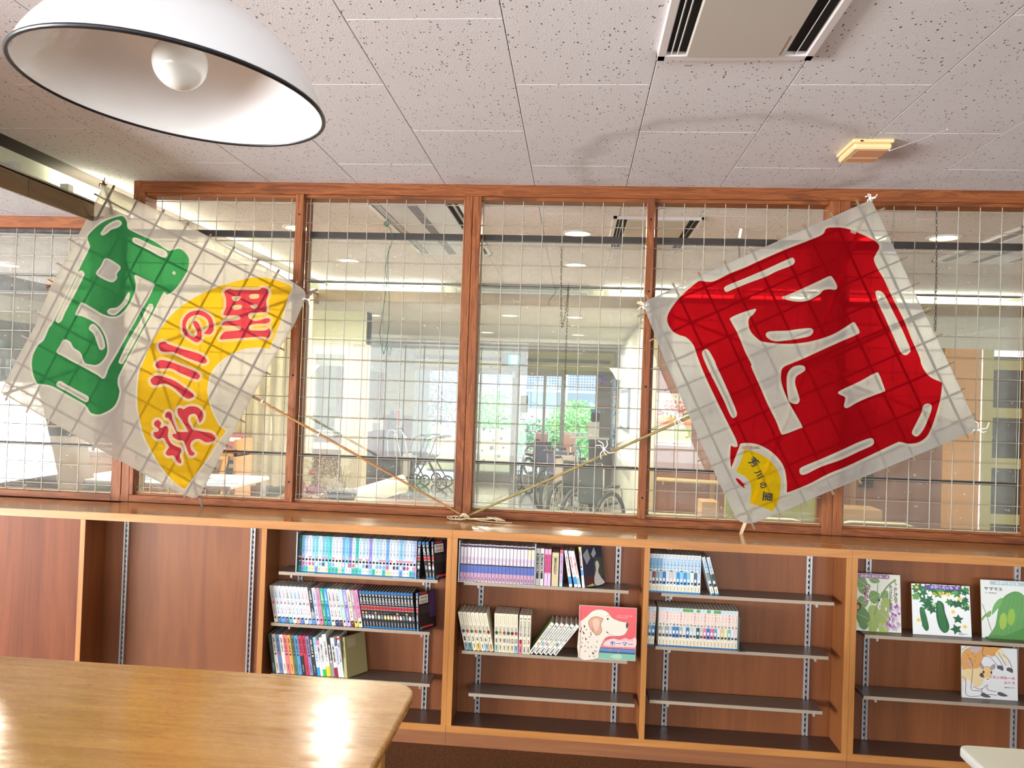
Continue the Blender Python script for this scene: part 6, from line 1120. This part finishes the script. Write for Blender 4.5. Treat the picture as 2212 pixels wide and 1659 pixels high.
# olive board, tan boxes, cream tubular chairs, teal lid
o = bx('olive_board', P(1565, 1150, 2.0).x, P(1782, 1150, 2.0).x, 2.0, 2.04, .3, P(1600, 1060, 2.0).z, mat('olive_green_board', (146, 148, 84), .6), bev=.003); tag(o, 'olive green board leaning low behind right kite lower corner', 'board')
o = bx('tan_carton', P(1515, 1115, 2.2).x, P(1552, 1115, 2.2).x, 2.2, 2.4, .3, P(1530, 1084, 2.2).z, mat('tan_card', (176, 140, 96), .8), bev=.003); tag(o, 'small tan carton left of the olive board', 'box')
o = bx('tan_carton', P(1820, 1130, 2.2).x, P(1906, 1130, 2.2).x, 2.2, 2.45, .3, P(1850, 1100, 2.2).z, MATS['tan_card'], bev=.003); tag(o, 'wide tan carton low behind the lattice at right', 'box')
for i, (xa, xb) in enumerate(((1328, 1532), (1556, 1748), (1800, 1990))):
    A = P(xa, 1120, .75); B_ = P(xb, 1130, .75); A.z = B_.z = .60; o = empty('tubular_chair', (A.x, .75, 0), ['cream tube-framed chair back low behind lattice, below the wheelchairs', 'cream tube-framed chair back behind right kite bottom corner', 'cream tube-framed chair back low behind lattice at right'][i], 'chair', 'cream tubular chairs behind the lattice'); zt = P(1400+i*200, 1112+i*8, .75).z
    pts = [(A.x, .75, .45), (A.x, .75, zt-.08), (A.x+.03, .75, zt-.02), (A.x+.09, .75, zt), (B_.x-.09, .75, zt), (B_.x-.03, .75, zt-.02), (B_.x, .75, zt-.08), (B_.x, .75, .45)]
    world_parent(G().tube(pts, .014, mat('cream_tube', (226, 212, 160), .3), 10).build('back_frame'), o); world_parent(bx('backrest', A.x+.03, B_.x-.03, .755, .775, .55, zt-.06, mat('brown_vinyl', (150, 110, 84), .5), bev=.008), o); world_parent(bx('seat', A.x, B_.x, .76, 1.15, .42, .46, MATS['brown_vinyl'], bev=.01), o)
    for x in (A.x+.02, B_.x-.02):
        for y in (.77, 1.12): world_parent(G().tube([(x, y, 0), (x, y, .44)], .012, MATS['cream_tube'], 8).build('leg'), o)
c = P(1759, 1142, .16); o = G().lathe([(0, 0), (.021, 0), (.022, .012), (.02, .014), (0, .014)], (c.x, .16, c.z-.002), mat('teal_plastic', (40, 160, 140), .4), 20).build('round_lid'); tag(o, 'small teal round lid on the ledge right of the red kite foot', 'lid')
led = bx('ledge_shelf', .2, 3.7, .125, .30, .93, c.z-.003, M_panel); tag(led, 'narrow ledge board on the lobby side of the right lattice', 'shelf')
# lights of the lobby: ring downlights
def downlight(x, y, z, on, label):
    o = empty('downlight', (x, y, z), label, 'light', 'ceiling downlights'); world_parent(G().lathe([(.100, .002), (.100, -.006), (.082, -.008), (.076, -.002), (.076, .001)], (x, y, z), M_white, 28).build('ring'), o)
    world_parent(G().lathe([(0, -.0035), (.076, -.0035)], (x, y, z), mat('lit_downlight', (255, 236, 176), .4, emit=9) if on else mat('unlit_downlight', (206, 202, 190), .3), 24).build('lens'), o)
    l = bpy.data.lights.new('downlight_lamp', 'AREA'); l.shape = 'DISK'; l.size = .13; l.energy = on*(2.6 if y < 3 and x < .5 else 1.5); l.color = (1, .9, .72); q = add_obj('downlight_lamp', l, o); q.location = (0, 0, -.012)
    return o
for x, y, z, on, lb in [(-1.16, 1.07, 2.65, 14, 'lit downlight behind the first mullion right of the left kite'), (-1.18, 2.27, 2.65, 14, 'lit downlight near the far cove, left of the centre post'), (.67, 1.10, 2.65, 16, 'bright downlight right of the centre post, nearer one'), (.66, 2.26, 2.65, 14, 'downlight right of the centre post, farther one'), (2.50, 1.1, 2.65, 12, 'downlight partly behind the red kite right edge'),
    (-.03, 4.27, 2.45, 22, 'ring downlight in lower ceiling just right of the centre post'), (.65, 4.28, 2.45, 22, 'ring downlight in lower ceiling beside the hanging chain'), (-.53, 6.5, 2.45, 22, 'far ring downlight left of exit sign'), (.7, 6.5, 2.45, 22, 'far ring downlight right of exit sign'), (-1.6, 4.6, 2.45, 22, 'ring downlight above the reception corner'), (-3.6, 1.6, 2.45, 22, 'downlight in the low ceiling at the far left'), (2.9, 1.05, 2.65, 12, 'small round downlight right of the red kite')]: downlight(x, y, z, on, lb)
o = G().lathe([(0, -.02), (.035, -.018), (.05, -.008), (.05, 0)], (.32, 1.2, 2.65), M_white, 20).build('smoke_detector'); tag(o, 'small white smoke detector left of the bright downlight', 'detector')
# ================================================================ outside the entrance
struct(bx('terrace', -9, 9, 10.5, 16, -.08, -.02, mat('blue_grey_paving', (186, 202, 214), .5))); struct(bx('ground', -40, 40, 16, 60, -.3, -.1, mat('pale_ground', (190, 196, 180), .9))); struct(bx('ground', -40, -5.4, -12, 16, -.4, -.2, MATS['pale_ground']))
for j in range(6): struct(bx('trim_%d' % (20+j), -4, 4, 10.9+j*.6, 10.91+j*.6, -.02, -.018, mat('paving_joint', (130, 150, 160), .8)))
struct(bx('floor', -1.5, .5, 10.52, 11.1, -.02, -.012, mat('teal_door_mat', (96, 190, 186), .8)))
def shrub(c, rx, ry, rz, n, cols, label, seed, size=.06, nm='shrub'):
    o = empty(nm, c, label, 'shrub' if nm == 'shrub' else 'tree', 'planting outside the entrance'); r2 = random.Random(seed); g = G(); ms = [mat('leaf_%d_%d_%d' % k, k, .6) for k in cols]
    for _ in range(n):
        d = Vector((r2.gauss(0, 1), r2.gauss(0, 1), r2.gauss(0, 1))).normalized()*(r2.random()**.4); p = Vector(c)+Vector((d.x*rx, d.y*ry, rz+d.z*rz)); p.z = max(p.z, 0)
        u = Vector((r2.gauss(0, 1), r2.gauss(0, 1), r2.gauss(0, 1))).normalized()*size; w = u.orthogonal().normalized()*size*.5; g.poly([p-u, p+w, p+u, p-w], r2.choice(ms))
    q = world_parent(g.build('foliage'), o); q['kind'] = 'stuff'; world_parent(G().tube([(c[0], c[1], -.2), (c[0]+.05, c[1], rz)], .04, mat('bark', (90, 74, 60), .9), 6).build('stem'), o); return o
gr = [(110, 190, 110), (90, 170, 90), (150, 210, 120), (170, 216, 140)]
shrub((-1.25, 14.2, -.1), .8, .6, .95, 2600, gr, 'bright green shrub seen through left entrance door pane', 1); shrub((.75, 14.0, -.1), .75, .6, .85, 2400, gr, 'bright green shrub seen through right entrance window', 2); shrub((.0, 16.0, -.1), 1.5, .6, .6, 2000, [(90, 150, 110), (120, 180, 140)], 'low bluish hedge between the two green shrubs', 3)
shrub((-3.2, 15.5, -.1), 1.0, .8, 1.5, 3200, [(130, 110, 126), (150, 130, 144), (110, 130, 130), (160, 150, 160)], 'tall purplish-grey tree in the left side window', 4, nm='tree'); shrub((-3.0, 13.6, -.1), 1.0, .5, .55, 1800, gr, 'low green shrub below the purplish tree', 5)
shrub((2.6, 15.0, -.1), 1.0, .8, 1.2, 1800, gr, 'green shrub hidden mostly by the entrance column', 6)
shrub((-9.5, 7.5, -.2), 1.6, 1.6, 1.0, 2600, gr, 'green shrub outside the left lobby windows', 7); shrub((-9.0, 12, -.2), 1.6, 1.6, 1.0, 2400, gr, 'green shrub outside behind the glazed side door', 8)
bd = empty('building', (-4, 24, 0), 'pale building with blue latticed windows across the terrace', 'building'); world_parent(bx('wall', -14, 10, 24, 26, -.2, 5.2, mat('pale_facade', (226, 232, 234), .8)), bd)
for i in range(14):
    x = -12+i*1.55; w = world_parent(bx('window', x, x+1.3, 23.94, 24, 1.9, 3.1, mat('blue_glass', (110, 140, 176), .3)), bd); g = G()
    for k in range(13): g.box(x+k*.1+.04, x+k*.1+.055, 23.90, 23.93, 1.9, 3.1, M_white)
    for k in range(12): g.box(x, x+1.3, 23.90, 23.93, 1.95+k*.1, 1.965+k*.1, M_white)
    world_parent(g.build('lattice'), bd)
    world_parent(bx('lower_panel', x, x+1.3, 23.95, 24, 1.2, 1.8, mat('slate_panel', (120, 136, 156), .6)), bd); world_parent(bx('upper_band', x, x+1.3, 23.95, 24, 3.3, 3.9, mat('band_grey', (176, 190, 204), .6)), bd)
b2_ = empty('building', (-16, 4, 0), 'pale grey building outside the left windows', 'building'); world_parent(bx('wall', -18, -16, -6, 16, -.3, 6, MATS['pale_facade']), b2_)
for i in range(7): world_parent(bx('window', -16, -15.95, -4+i*2.8, -2.4+i*2.8, 1.0, 2.4, MATS['blue_glass']), b2_)
for i in range(9): world_parent(bx('cladding_joint', -15.99, -15.96, -6, 16, .4+i*.6, .43+i*.6, MATS['band_grey']), b2_)
bn = empty('bench', (-1.1, 12.2, 0), 'long bench draped with beige cloth on the terrace outside', 'bench'); mc_ = mat('beige_cloth', (214, 196, 166), .8)
world_parent(bx('seat', -2.4, -.55, 12.1, 12.6, .0, .42, mc_, bev=.03), bn); world_parent(bx('back', -2.4, -.55, 12.55, 12.7, .3, .88, mc_, bev=.03), bn)
rl = empty('terrace_railing', (0, 13, 0), 'thin metal railing behind the wheelchairs on the terrace', 'railing')
for z in (.85, .55): world_parent(G().tube([(-.6, 12.9, z), (2.2, 12.9, z)], .016, M_alu, 6).build('rail'), rl)
for x in (-.5, .1, .7, 1.3, 1.9): world_parent(G().tube([(x, 12.9, -.02), (x, 12.9, .85)], .014, M_alu, 6).build('post'), rl)
wheelchair(.0, 11.9, 2.6, mat('dusty_red_cloth', (176, 110, 110), .8), 'dusty red wheelchair on the terrace outside, left one', 'wheelchairs outside on the terrace'); wheelchair(.55, 12.1, 2.9, mat('salmon_cloth', (206, 140, 116), .8), 'salmon wheelchair on the terrace outside, right one', 'wheelchairs outside on the terrace')
